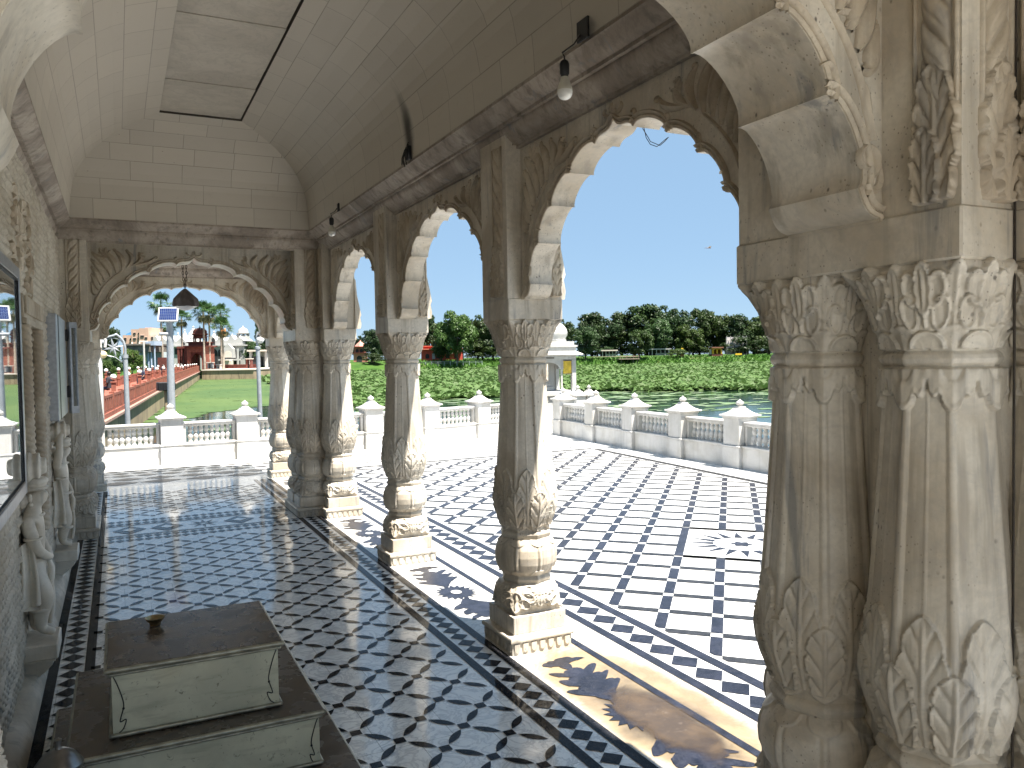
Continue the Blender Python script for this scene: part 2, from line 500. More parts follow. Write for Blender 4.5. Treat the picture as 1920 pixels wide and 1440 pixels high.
# ------------------------------------------------------------------ pillar meshes (shared by every pillar)
def pillar_r(th, z):
    """radius of the carved pillar at angle th, height z (0.2 .. 1.8)"""
    Z = np.array([.200, .215, .245, .285, .325, .352, .360, .368, .380, .392, .400, .408, .430, .465, .505, .545, .580, .597, .603, .612, .625, .637, .645,
                  .655, .690, .730, .775, .810, .860, .95, 1.10, 1.30, 1.455, 1.480, 1.535, 1.556, 1.562, 1.570, 1.580, 1.590, 1.598, 1.604, 1.640, 1.680, 1.720, 1.760, 1.785, 1.80])
    R = np.array([.160, .168, .182, .186, .176, .156, .146, .152, .157, .152, .146, .153, .176, .189, .192, .187, .170, .152, .150, .157, .162, .157, .148,
                  .143, .152, .170, .184, .189, .187, .180, .167, .151, .140, .141, .146, .147, .141, .149, .153, .149, .141, .139, .150, .161, .170, .180, .190, .187])
    R = R * np.interp(Z, [.2, .215, .26, 1.62, 1.70, 1.80], [1.0, .93, .885, .885, .91, .945])
    r = np.interp(z, Z, R)
    octa = ngon(th, 8, 0)
    square = ngon(th, 4, PI / 4) / math.cos(PI / 4) * .94
    w8 = np.interp(z, [.2, .24, .355, .36, .40, .41, .60, .603, .645, .66, .80, 1.5, 1.6, 1.66, 1.8], [.0, .1, .25, 1, 1, .35, .35, 1, 1, .7, .7, .9, .9, .5, .2])
    w4 = np.interp(z, [.2, .235, .27, 1.70, 1.76, 1.80], [1, .55, 0, 0, .45, .85])
    r = r * (1 + w8 * (octa * 1.035 - 1)) * (1 + w4 * (square * .93 - 1))
    h = np.zeros_like(r)
    # --- drooping corner leaves of the foot
    for k, off, zt, zb, wd, d in ((4, 0.0, .352, .212, .95, .020), (4, PI / 4, .352, .235, .72, .013)):
        u = sect(th, k, off - PI / k + PI / 4)
        v = (zt - z) / (zt - zb)
        h = np.maximum(h, d * 1.15 * leaf(u / wd, v, 2.5))
    v = (.352 - z) / .05
    h = np.maximum(h, .014 * leaf(sect(th, 8, PI / 8) / .95, v, 1.0))
    # --- gadrooned bulb
    b = ((z > .403) & (z < .601)).astype(float)
    u = sect(th, 8, 0.0)
    rib = np.exp(-((1 - np.abs(u)) / .11) ** 2)
    pillow = np.sqrt(np.clip(1 - u * u, 0, 1))
    env = np.clip(np.sin(PI * np.clip((z - .403) / .198, 0, 1)), 0, 1) ** .5
    h = h + b * env * (.007 * pillow + .0085 * rib - .004 * np.exp(-((1 - np.abs(u) - .2) / .07) ** 2))
    lip = .009 * leaf(sect(th, 8, PI / 8) / .9, (.602 - z) / .04, 1.2) + .009 * leaf(sect(th, 8, PI / 8) / .9, (z - .402) / .035, 1.2)
    h = np.maximum(h, lip)
    # --- fluted shaft with raised fillets
    sh = sst(z, .70, .76) * (1 - sst(z, 1.50, 1.53))
    fil = sst(1 - np.abs(u), .0, .03) * (1 - sst(1 - np.abs(u), .13, .17))
    fil = 1 - sst(1 - np.abs(u), .13, .18)
    h = h + sh * (.0055 * fil - .0025 * np.exp(-((1 - np.abs(u) - .22) / .05) ** 2) + .0035 * np.cos(u * PI / 2))
    h = h + sh * .0022 * np.exp(-(u / .035) ** 2)
    # --- leaves standing up round the cup
    tall = .0185 * leaf_t(u / .93, (z - .675) / .315, 4.0)
    short = .0250 * leaf_t(sect(th, 8, PI / 8) / .84, (z - .668) / .20, 3.0)
    h = np.where(short > .004, np.maximum(short, h), np.maximum(h, tall + sh * .001))
    # fringe turned down under the cup
    h = np.maximum(h, .011 * leaf(sect(th, 8, PI / 8) / .98, (.690 - z) / .045, 1.0))
    # --- pendant lotus collar under the ring
    uu = sect(th, 8, 0.0)
    pend = np.interp(np.abs(uu), [0, .06, .14, .26, .38, .46, .50, .56, .66, .80, .92, 1.0], [.036, .046, .060, .069, .069, .062, .058, .072, .087, .097, .100, .099])
    dd = pend - (1.557 - z)
    ins = sst(dd, 0, .006) * (z < 1.558)
    curl = np.exp(-((dd - .010) / .008) ** 2)
    wav = np.cos(2 * PI * (uu * 1.0)) * .5 + .5
    h = np.where(z > 1.44, np.maximum(h, ins * (.006 + .009 * np.sqrt(np.clip(1 - ((dd - .028) / .045) ** 2, 0, 1)) + .0035 * curl * (dd < .02))), h)
    notch = np.exp(-(uu / .06) ** 2) * np.exp(-((z - 1.521) / .011) ** 2)
    h = h - .014 * notch * (z > 1.44)
    # --- capital: small leaves, then tall curling leaves
    lo = .012 * leaf(sect(th, 8, PI / 8) / .98, (z - 1.600) / .062, 1.0)
    lo2 = .018 * leaf(sect(th, 8, 0) / .80, (z - 1.602) / .045, 1.0)
    hi = .022 * leaf(sect(th, 8, 0) / .98, (z - 1.645) / .158, 2.2)
    hi2 = .012 * leaf(sect(th, 8, PI / 8) / .98, (z - 1.650) / .152, 2.0)
    top = sst(z, 1.70, 1.80) * .010
    cap = np.maximum(hi2, hi) * (1 + top * 20)
    h = np.where(z > 1.6, np.maximum(np.maximum(lo, lo2), np.where(z > 1.64, cap, 0)), h)
    return r + h


def pillar_part(z0, z1, nz, nt=240):
    mb = MB()
    def fn(U, V):
        th = U * 2 * PI; z = z0 + (z1 - z0) * V
        r = pillar_r(th, z)
        return r * np.cos(th), r * np.sin(th), z
    mb.grid(fn, nt, nz, closed_u=True)
    return mb


def plinth_mb(a=.192, tongues=True):
    mb = MB()
    mb.box(-a + .012, -a + .012, -.02, a - .012, a - .012, .066)
    # slab above with a soft nosing
    prof = [(.0, .066), (.006, .069), (.009, .076), (.009, .086), (.004, .094), (-.018, .098), (-.026, .104)]
    v = []; f = []
    for o, z in prof:
        q = a - .008 + o
        v += [(-q, -q, z), (q, -q, z), (q, q, z), (-q, q, z)]
    for k in range(len(prof) - 1):
        for i in range(4):
            j = (i + 1) % 4
            f.append((k * 4 + i, k * 4 + j, (k + 1) * 4 + j, (k + 1) * 4 + i))
    f.append(tuple((len(prof) - 1) * 4 + i for i in range(4))); f.append((3, 2, 1, 0))
    mb.add(v, f)
    # tongue frieze
    n = 7
    for side in range(4):
        R = Matrix.Rotation(side * PI / 2, 3, 'Z')
        for i in range(n):
            c = (-a + .012) + (2 * a - .024) * (i + .5) / n; w = (2 * a - .024) / n * .40
            pts = [(w * math.cos(t), .030 - .022 * math.sin(t)) for t in np.linspace(0, PI, 9)]
            pts = [(-w, .062)] + [(-w * math.cos(t), .034 - .024 * math.sin(t)) for t in np.linspace(0, PI, 9)] + [(w, .062)]
            vs = []
            for px, pz in pts: vs.append(R @ Vector((c + px, -a + .0115, pz)))
            for px, pz in pts: vs.append(R @ Vector((c + px * .72, -a + .004, pz if pz > .06 else pz + .006)))
            m = len(pts); fs = [tuple(range(m, 2 * m))]
            for q in range(m - 1): fs.append((q, q + 1, m + q + 1, m + q))
            mb.add(vs, fs)
    # dado
    mb.box(-.160, -.160, .1035, .160, .160, .2015, bev=.004)
    return mb


def block_mb(hx=.165, hy=.165, cx=0.0, cy=0.0):
    mb = MB()
    mb.box(cx - hx, cy - hy, 1.796, cx + hx, cy + hy, 1.912, bev=.005)
    return mb


ME_SHAFT = pillar_part(.645, 1.560, 300).mesh('pillar_shaft', M['marble'], 179)
ME_BASE = pillar_part(.200, .645, 150).mesh('pillar_base', M['marble'], 179)
ME_CAP = pillar_part(1.560, 1.800, 110).mesh('pillar_capital', M['marble'], 179)
ME_PLINTH = plinth_mb().mesh('pillar_plinth', M['marble'], 35)
ME_BLOCK = block_mb().mesh('pillar_block', M['marble'], 35)


def pillar(x, y, parent, label=None, block=True):
    p = link('pillar', ME_SHAFT, parent, (x, y, 0))
    link('plinth', ME_PLINTH, p); link('base', ME_BASE, p); link('capital', ME_CAP, p)
    if block: link('block', ME_BLOCK, p)
    if label: p['label'] = label
    return p


# ------------------------------------------------------------------ relief panels and strokes
def panel(mb, to3, a0, a1, b0, b1, hfun, res=.006, mi=0):
    na = max(3, int(round((a1 - a0) / res))); nb = max(3, int(round((b1 - b0) / res)))
    A, B = np.meshgrid(np.linspace(a0, a1, na + 1), np.linspace(b0, b1, nb + 1))
    H = hfun(A, B)
    v = []; f = []
    for k in range(nb + 1):
        for i in range(na + 1): v.append(to3(A[k, i], B[k, i], H[k, i]))
    for k in range(nb):
        for i in range(na):
            q = k * (na + 1) + i
            f.append((q, q + 1, q + na + 2, q + na + 1))
    mb.add(v, f, mi)


def rope_h(a0, a1, b0, b1, pitch=.088, amp=.024, slant=1.0):
    w = a1 - a0
    def h(A, B):
        u = (A - a0) / w * 2 - 1
        prof = np.sqrt(np.clip(1 - (np.abs(u) / .98) ** 2.4, 0, 1))
        ph = B / pitch - slant * (.42 * u + .22 * u * np.abs(u))
        fr = ph - np.floor(ph)
        lob = np.sqrt(np.clip(1 - (2 * fr - 1) ** 2, 0, 1)) * (.62 + .38 * fr)
        mid = .16 * np.exp(-((fr - .45) / .07) ** 2)
        return -.004 + prof * (.004 + amp * (lob - mid))
    return h


def stroke(mb, to3, path, w, h, n=None, mi=0, skew=0.0):
    """raised carved ridge along a 2D path. w, h: arrays or max values with taper"""
    P = np.array(path, float); m = len(P)
    t = np.linspace(0, 1, m)
    Wd = w if hasattr(w, '__len__') else w * np.sin(PI * np.clip(t * .92 + .06, 0, 1)) ** .7
    T = np.gradient(P, axis=0); L = np.linalg.norm(T, axis=1) + 1e-9
    N = np.stack([-T[:, 1] / L, T[:, 0] / L], 1)
    cs = [(-1, -.003), (-.72, .62), (-.2 + skew, 1.0), (.35, .62), (.8, .50), (1, -.003)]
    v = []; f = []
    for k in range(m):
        hh = h * (Wd[k] / (max(Wd) + 1e-9)) ** .6
        for o, e in cs:
            q = P[k] + N[k] * o * Wd[k]
            v.append(to3(q[0], q[1], e * hh if e > 0 else e))
    c = len(cs)
    for k in range(m - 1):
        for i in range(c - 1):
            f.append((k * c + i, k * c + i + 1, (k + 1) * c + i + 1, (k + 1) * c + i))
    mb.add(v, f, mi)


def bez(p0, p1, p2, p3, n=14):
    t = np.linspace(0, 1, n)[:, None]
    p0, p1, p2, p3 = map(np.array, (p0, p1, p2, p3))
    return (1 - t) ** 3 * p0 + 3 * (1 - t) ** 2 * t * p1 + 3 * (1 - t) * t * t * p2 + t ** 3 * p3


def spiral(c, r0, r1, a0, turns, n=26):
    t = np.linspace(0, 1, n); a = a0 + turns * 2 * PI * t; r = r0 + (r1 - r0) * t
    return np.stack([c[0] + r * np.cos(a), c[1] + r * np.sin(a)], 1)
# ------------------------------------------------------------------ key dimensions
XA = 2.03                      # arcade axis
XC = 0.706                     # middle of the corridor
BAYS = [1.895, 4.01, 6.125, 8.24]
WALLX = -0.45

PAV = empty('marble_pavilion', (0, 0, 0), 0, 'white marble pavilion with cusped arches on carved lotus pillars and a coved slab ceiling', 'pavilion')

# ------------------------------------------------------------------ pillars
for y in (4.01, 6.125, 8.24, 1.895):
    pillar(XA, y, PAV)
for (x, y) in ((1.79, 1.295), (1.79, 1.665), (1.79, 8.44), (1.79, 8.81)):
    pillar(x, y, PAV, block=False)
pillar(1.975, 1.09, PAV); pillar(XA, 9.01, PAV)
pillar(XA, 11.46, PAV); pillar(-.35, 11.46, PAV)
pillar(XA, -1.39, PAV)
for (x, y) in ((-.378, 8.44), (-.378, 8.81), (-.378, 1.295), (-.378, 1.665)):
    pillar(x, y, PAV, block=False)
for cx in (1.79, -.378):
    for cy in (1.48, 8.625):
        block_mb(.165, .35, cx, cy).build('block', M['marble'], PAV, 35)
# solid cores the clustered shafts stand against
for cy in (1.48, 8.625):
    mb = MB(); mb.box(1.80, cy - .30, -.02, 2.10, cy + .30, 2.9); mb.build('pier_core', M['marble'], PAV, 35)


# ------------------------------------------------------------------ multifoil arches
CUSPS = [(.857, 1.905), (.792, 1.977), (.696, 2.178), (.555, 2.343), (.372, 2.464), (.150, 2.545)]


def arch_outline(sx=1.0, apex=2.612, seg=12):
    """right half springing -> apex, then mirrored; list of (d, z) and cusp indices"""
    half = [(CUSPS[0][0] * sx, 1.905)]
    # small cyma corbel at the springing
    p0 = np.array((CUSPS[0][0] * sx, 1.912)); p1 = np.array((CUSPS[1][0] * sx, CUSPS[1][1]))
    for t in np.linspace(0, 1, 7):
        q = p0 + (p1 - p0) * t; n = np.array((-.7, -.7))
        s = .016 * math.sin(PI * t) * 1.0
        half.append((q[0] - s * .4, q[1] - s))
    cusp_i = [len(half) - 1]
    for a, b in zip(CUSPS[1:-1], CUSPS[2:]):
        pa = np.array((a[0] * sx, a[1])); pb = np.array((b[0] * sx, b[1]))
        ch = pb - pa; L = np.linalg.norm(ch); nrm = np.array((ch[1], -ch[0])) / L      # outwards, into the masonry
        for t in np.linspace(0, 1, seg + 1)[1:]:
            ang = PI * (t - .5) * .96
            s = .5 + .5 * math.sin(ang) / math.sin(PI * .48)
            bul = L * .19 * (math.cos(ang) - math.cos(PI * .48)) / (1 - math.cos(PI * .48))
            half.append(tuple(pa + ch * s + nrm * bul))
        cusp_i.append(len(half) - 1)
    # ogee tip
    pa = np.array((CUSPS[-1][0] * sx, CUSPS[-1][1])); top = np.array((0, apex))
    for q in bez(pa, pa + (-.045 * sx, .055), (.050 * sx, apex - .065), (0, apex), 10)[1:]:
        half.append(tuple(q))
    n = len(half)
    full = half + [(-d, z) for d, z in reversed(half[:-1])]
    return full, cusp_i + [2 * n - 2 - i for i in reversed(cusp_i)], half, cusp_i


def acanthus(mb, to3, base, ang, size, h=.014, mirror=1):
    """a spray of curling leaf lobes"""
    for k, (da, ln, wd) in enumerate(((-.95, .62, .11), (-.5, .85, .13), (0, 1.0, .15), (.5, .85, .13), (.95, .6, .11))):
        a = ang + da * mirror
        c, s = math.cos(a), math.sin(a)
        p0 = np.array(base); p3 = p0 + size * ln * np.array((c, s))
        p1 = p0 + size * ln * .4 * np.array((math.cos(a - .5 * mirror * np.sign(da + .01)), math.sin(a - .5 * mirror * np.sign(da + .01))))
        p2 = p0 + size * ln * .85 * np.array((math.cos(a - .25 * mirror * np.sign(da + .01)), math.sin(a - .25 * mirror * np.sign(da + .01))))
        stroke(mb, to3, bez(p0, p1, p2, p3, 10), size * wd, h)


def spandrel_carving(mb, to3, sx, m, ztop, xout, half, sgn=1):
    """flowing leaf scrolls over one haunch. m = +1 / -1 mirrors the side"""
    T = lambda d, z, h: to3(m * d, z, h)
    S = lambda path, w, h, **k: stroke(mb, T, path, w, h, **k)
    X = lambda d: d * sx
    k = xout / .857
    # scroll at the springing
    S(spiral((X(.818), 2.045), .040, .008, -1.2, 1.4), np.linspace(.010, .006, 26), .013)
    S(bez((X(.80), 1.985), (X(.86), 1.96), (X(.865), 1.99), (X(.855), 2.05), 10), .012, .012)
    # stem following the arch
    S(bez((X(.835), 2.09), (X(.80), 2.26), (X(.74), 2.36), (X(.60), 2.47), 20), np.linspace(.013, .007, 20), .014)
    S(bez((X(.845), 2.10), (X(.80), 2.16), (X(.83), 2.2), (X(.79), 2.235), 10), .016, .013)
    # long streaming leaves
    zt = ztop
    fan = [((.80, 2.25), (.84, 2.24), (.815, 2.30), (.845, 2.36), .020), ((.785, 2.29), (.82, 2.33), (.80, 2.38), (.845, 2.43), .022), ((.765, 2.33), (.79, 2.40), (.79, 2.45), (.845, 2.50), .024),
           ((.735, 2.37), (.75, 2.47), (.78, 2.52), (.845, 2.565), .026), ((.69, 2.41), (.70, 2.53), (.77, 2.58), (.835, 2.625), .026), ((.645, 2.45), (.64, 2.55), (.69, 2.60), (.75, 2.655), .024),
           ((.60, 2.475), (.57, 2.56), (.60, 2.61), (.665, 2.66), .022), ((.56, 2.50), (.50, 2.56), (.50, 2.61), (.565, 2.655), .020), ((.52, 2.525), (.44, 2.55), (.42, 2.595), (.465, 2.635), .018),
           ((.50, 2.53), (.40, 2.54), (.345, 2.565), (.33, 2.605), .014)]
    for a, b, c, d, w in fan:
        P = [(X(p[0]) if p[0] < .8 else X(.8) + (p[0] - .8) * k, p[1] if p[1] < 2.5 else 2.5 + (p[1] - 2.5) * (zt - 2.5) / .18) for p in (a, b, c, d)]
        S(bez(*P, 14), w * 1.25, .025)
        q = np.array(P[3]); S(spiral(tuple(q + (-.012, -.006)), .016, .004, .6, .9, 10), .006, .012)
    # bud in the corner
    acanthus(mb, T, (X(.70), zt - .10), .9, .12, .015)
    acanthus(mb, T, (X(.80), 2.36), 2.6, .09, .012)
    acanthus(mb, T, (X(.46), 2.585), 2.2, .075, .011)


def arch(name, to3, sx, thick, xout, ztop, parent, faces=(0,), carve=True, label=None, mats=None):
    """slab between two blocks with a cusped opening. to3(d, z, n): n is depth from the front face"""
    full, ci, half, hc = arch_outline(sx)
    n = len(full)
    mb = MB()
    bnd = []
    for d, z in full:      # star-shaped about (0, 1.9): hit the rectangle
        dx, dz = d, max(z - 1.905, 1e-6)
        t = min(xout / abs(dx) if abs(dx) > 1e-6 else 1e9, (ztop - 1.905) / dz)
        bnd.append((dx * t, 1.905 + dz * t))
    V = []
    for nn in (0.0, thick):
        V += [to3(d, z, nn) for d, z in full] + [to3(d, z, nn) for d, z in bnd]
    F = []
    for i in range(n - 1):
        F.append((i, i + 1, n + i + 1, n + i)); F.append((2 * n + i, 3 * n + i, 3 * n + i + 1, 2 * n + i + 1))
        F.append((i, 2 * n + i, 2 * n + i + 1, i + 1))
        F.append((n + i, n + i + 1, 3 * n + i + 1, 3 * n + i))
    F.append((0, n, 3 * n, 2 * n)); F.append((n - 1, 3 * n - 1, 4 * n - 1, 2 * n - 1)) if False else None
    F = [f for f in F if f]
    mb.add(V, F)
    o = mb.build(name, mats or M['marble'], parent, 28)
    if label: o['label'] = label
    if carve:
        for fc in faces:
            T = (lambda d, z, h: to3(d, z, -h)) if fc == 0 else (lambda d, z, h: to3(d, z, thick + h))
            cb = MB()
            # raised moulding that follows the cusps, with a hooked bud over each one
            off = []
            P = np.array(full); Tn = np.gradient(P, axis=0); L = np.linalg.norm(Tn, axis=1) + 1e-9
            Nn = np.stack([Tn[:, 1] / L, -Tn[:, 0] / L], 1)
            segs = [0] + ci + [n - 1]
            for a, b in zip(segs[:-1], segs[1:]):
                if b - a < 3: continue
                q = P[a:b + 1]; g = np.gradient(q, axis=0); gl = np.linalg.norm(g, axis=1) + 1e-9
                nn = np.stack([g[:, 1] / gl, -g[:, 0] / gl], 1)
                stroke(cb, T, q + nn * .0085, np.full(len(q), .0082), .008)
                stroke(cb, T, q + nn * .0265, np.full(len(q), .0075), .014)
            for i in ci[1:-1]:
                d, z = full[i]; s = 1 if d > 0 else -1
                S = lambda d2, z2, h: T(d2, z2, h)
                stroke(cb, S, bez((d + s * .012, z + .025), (d + s * .03, z + .055), (d + s * .005, z + .085), (d - s * .016, z + .062), 9), .0085, .015)
            for m in (1, -1):
                spandrel_carving(cb, T, sx, m, min(ztop - .045, 2.69), xout, half)
            # flower over the crown
            acanthus(cb, T, (0, 2.632), PI / 2, .055, .014)
            for s in (1, -1):
                stroke(cb, T, bez((s * .01, 2.64), (s * .05, 2.625), (s * .085, 2.655), (s * .06, 2.675), 9), .010, .013)
            cb.build('spandrel_carving', M['carved'], o, 60)
    return o


AR_T = .13
def arcade_to3(yc, x0=1.95):
    return lambda d, z, n: (x0 + n, yc + d, z)
for a, b in zip(BAYS[:-1], BAYS[1:]):
    arch('arch', arcade_to3((a + b) / 2), 1.0, AR_T, .90, 2.95, PAV, (0,))
arch('arch', arcade_to3((9.01 + 11.46) / 2), 1.02 / .857, AR_T, 1.07, 2.95, PAV, (0,))
arch('arch', arcade_to3((1.06 - 1.39) / 2), 1.02 / .857, AR_T, 1.07, 2.95, PAV, (0,))
SXT = .915 / .857
arch('arch', lambda d, z, n: (XC + d, 1.335 + n, z), SXT, .285, .99, 2.95, PAV, (0,))
arch('arch', lambda d, z, n: (XC + d, 8.485 + n, z), SXT, .285, .99, 2.95, PAV, (0,))
arch('arch', lambda d, z, n: (.84 + d, 11.39 + n, z), .99 / .857, .14, 1.04, 2.95, PAV, (0,))
arch('arch', lambda d, z, n: (-.43 + n, 10.2 + d, z), 1.02 / .857, .14, 1.07, 2.95, PAV, (1,), carve=False)


# ------------------------------------------------------------------ piers over the blocks, with gadrooned strips and acanthus
def pier(x0, y0, x1, y1, faces, parent):
    mb = MB(); mb.box(x0, y0, 1.909, x1, y1, 2.93)
    if x1 > 2.1:      # leafy bracket on the outer face
        ym = (y0 + y1) / 2
        pr = [(0, 1.913), (.055, 1.913), (.062, 1.96), (.05, 2.02), (.062, 2.05), (.045, 2.14), (.022, 2.25), (.012, 2.40), (0, 2.42)]
        mb.prism([(x1 - .004 + a, z) for a, z in pr], lambda a, b, t: (a, t, b), ym - .11, ym + .11)
    o = mb.build('upper_pier', M['marble'], parent, 35)
    cb = MB()
    for side, c, w in faces:
        if side == '-x': T = lambda a, z, h: (x0 - h, a, z)
        elif side == '-y': T = lambda a, z, h: (a, y0 - h, z)
        elif side == '+x': T = lambda a, z, h: (x1 + h, a, z)
        elif side == '+y': T = lambda a, z, h: (a, y1 + h, z)
        rp = rope_h(c - w / 2, c + w / 2, 2.10, 2.70)
        panel(cb, T, c - w / 2, c + w / 2, 2.12, 2.715, rp, .004)
        # acanthus cup below the strip
        def lf(A, B):
            v = (B - 1.928) / .30
            bend = .22 * w * np.sin(PI * np.clip(v, 0, 1)) * .5
            a = .030 * leaf_t((A - c + bend * .6) / (w * .78), v, 4.0)
            b = .040 * leaf_t((A - c - .2 * w) / (w * .52), (B - 1.922) / .170, 3.0)
            return np.maximum(a, b) - .002
        panel(cb, T, c - w * .8, c + w * .8, 1.921, 2.235, lf, .004)
        # plain fillets framing the strip
        for s in (-1, 1):
            q = c + s * (w / 2 + .012)
            P = [T(q - .005, 2.02, .0), T(q + .005, 2.02, .0), T(q + .005, 2.72, 0), T(q - .005, 2.72, 0)]
            Q = [T(q - .004, 2.022, .008), T(q + .004, 2.022, .008), T(q + .004, 2.718, .008), T(q - .004, 2.718, .008)]
            cb.add(P + Q, [(4, 5, 6, 7), (0, 1, 5, 4), (1, 2, 6, 5), (2, 3, 7, 6), (3, 0, 4, 7)])
    if faces: cb.build('pier_carving', M['carved'], o, 179)
    return o


for y in (4.01, 6.125):
    pier(1.865, y - .162, 2.19, y + .162, [('-x', y - .055, .085), ('-y', 2.135, .07)], PAV)
pier(1.865, 8.09, 2.19, 8.268, [('-x', 8.19, .075)], PAV)
pier(1.632, 8.272, 1.95, 8.97, [('-y', 1.79, .09), ('-x', 8.37, .085)], PAV)
pier(1.632, 1.135, 1.95, 1.822, [('-x', 1.195, .075), ('-y', 1.745, .075)], PAV)
pier(1.865, 1.832, 2.19, 2.055, [('-y', 2.135, .07)], PAV)
pier(1.812, .93, 2.19, 1.130, [('-x', 1.06, .085)], PAV)
pier(1.865, 8.972, 2.19, 9.17, [], PAV)
pier(1.865, 11.30, 2.19, 11.62, [('-x', 11.42, .085)], PAV)
pier(-.51, 11.30, -.19, 11.62, [('-y', -.35, .085)], PAV)
pier(-.54, 8.272, -.22, 8.97, [('-y', -.335, .085)], PAV)
pier(-.54, 1.135, -.22, 1.822, [], PAV)
pier(1.865, -1.55, 2.19, -1.23, [], PAV)


# joint between the two halves of the near pier
mb = MB(); mb.box(1.799, 1.1245, .1, 1.8035, 1.1285, 2.9); mb.build('mortar_joint', plain('dark_joint', (.045, .037, .03), .9), PAV, None)
# ------------------------------------------------------------------ cornices
CPROF = [(0, 2.700), (.022, 2.700), (.022, 2.715), (.034, 2.722), (.060, 2.738), (.084, 2.765), (.096, 2.786), (.096, 2.797), (.118, 2.797), (.118, 2.812), (.128, 2.816), (.146, 2.826), (.172, 2.846), (.190, 2.868), (.200, 2.873), (.200, 2.888), (0, 2.888)]


def cornice(p0, p1, inward, parent, trim0=1, trim1=1, eggs=True, prof=CPROF, lift=0.0):
    """p0->p1 along the wall plane; mitred ends when trim=1 (ends shorten with the projection)"""
    p0 = Vector((*p0, 0)); p1 = Vector((*p1, 0)); t = (p1 - p0); L = t.length; t.normalize(); n = Vector((*inward, 0))
    mb = MB(); V = []; F = []
    for d, z in prof:
        V.append(p0 + t * d * trim0 + n * d + Vector((0, 0, z + lift))); V.append(p1 - t * d * trim1 + n * d + Vector((0, 0, z + lift)))
    m = len(prof)
    for i in range(m - 1): F.append((2 * i, 2 * i + 1, 2 * i + 3, 2 * i + 2))
    mb.add(V, F)
    if eggs:
        k = int(L / .062)
        for i in range(k):
            s = (i + .5) / k * L
            if s < .09 * trim0 or s > L - .09 * trim1: continue
            # tongue: slanted pillow on the curved band
            v = []; f = []
            nu, nv = 5, 6
            for b in range(nv + 1):
                for a in range(nu + 1):
                    u = a / nu * 2 - 1; w = b / nv
                    d = .030 + .062 * w ** 1.25; z = 2.717 + .066 * w
                    env = max(0, 1 - abs(u) ** 2.2) * (math.sin(PI * min(1, w * 1.06 + .04)) ** .45)
                    h = .013 * env - .003
                    sh = s + u * .027 + .012 * (w - .5)
                    v.append(p0 + t * sh + n * (d + h * .75) + Vector((0, 0, z - h * .65 + lift)))
            for b in range(nv):
                for a in range(nu):
                    q = b * (nu + 1) + a; f.append((q, q + 1, q + nu + 2, q + nu + 1))
            mb.add(v, f)
    return mb.build('cornice', M['cornice'], parent, 50)


CY0, CY1 = 1.805, 8.30
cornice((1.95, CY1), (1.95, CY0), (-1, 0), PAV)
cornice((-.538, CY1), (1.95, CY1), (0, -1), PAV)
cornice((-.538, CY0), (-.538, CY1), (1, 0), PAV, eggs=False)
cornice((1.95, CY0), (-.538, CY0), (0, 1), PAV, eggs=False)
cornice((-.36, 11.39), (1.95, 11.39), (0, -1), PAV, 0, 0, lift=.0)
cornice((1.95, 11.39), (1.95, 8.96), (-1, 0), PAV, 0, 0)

# ------------------------------------------------------------------ coved slab ceiling
mb = MB()
LV = [(0, 2.889), (.004, 2.98), (.014, 3.08), (.035, 3.19), (.075, 3.295), (.13, 3.375), (.20, 3.447), (.28, 3.51), (.37, 3.565), (.47, 3.608), (.58, 3.645), (.66, 3.668), (.715, 3.684)]
X0, X1, Y0, Y1 = -.338, 1.75, 2.005, 8.10
arc = [0.0]
for a, b in zip(LV[:-1], LV[1:]): arc.append(arc[-1] + math.hypot(b[0] - a[0], b[1] - a[1]))
for k in range(len(LV) - 1):
    (t0, z0), (t1, z1) = LV[k], LV[k + 1]
    for side in range(4):
        if side == 0: P = [(X1 - t0, Y0 + t0, z0), (X1 - t0, Y1 - t0, z0), (X1 - t1, Y1 - t1, z1), (X1 - t1, Y0 + t1, z1)]; g = lambda p: p[1]
        if side == 1: P = [(X1 - t0, Y1 - t0, z0), (X0 + t0, Y1 - t0, z0), (X0 + t1, Y1 - t1, z1), (X1 - t1, Y1 - t1, z1)]; g = lambda p: p[0] + 20.3
        if side == 2: P = [(X0 + t0, Y1 - t0, z0), (X0 + t0, Y0 + t0, z0), (X0 + t1, Y0 + t1, z1), (X0 + t1, Y1 - t1, z1)]; g = lambda p: p[1] + 40.1
        if side == 3: P = [(X0 + t0, Y0 + t0, z0), (X1 - t0, Y0 + t0, z0), (X1 - t1, Y0 + t1, z1), (X0 + t1, Y0 + t1, z1)]; g = lambda p: p[0] + 60.7
        P = P[::-1]
        vv = [arc[k + 1], arc[k + 1], arc[k], arc[k]]
        mb.add(P, [(0, 1, 2, 3)], 0, [[(g(p), w) for p, w in zip(P, vv)]])
tl = LV[-1][0]; zl = LV[-1][1]
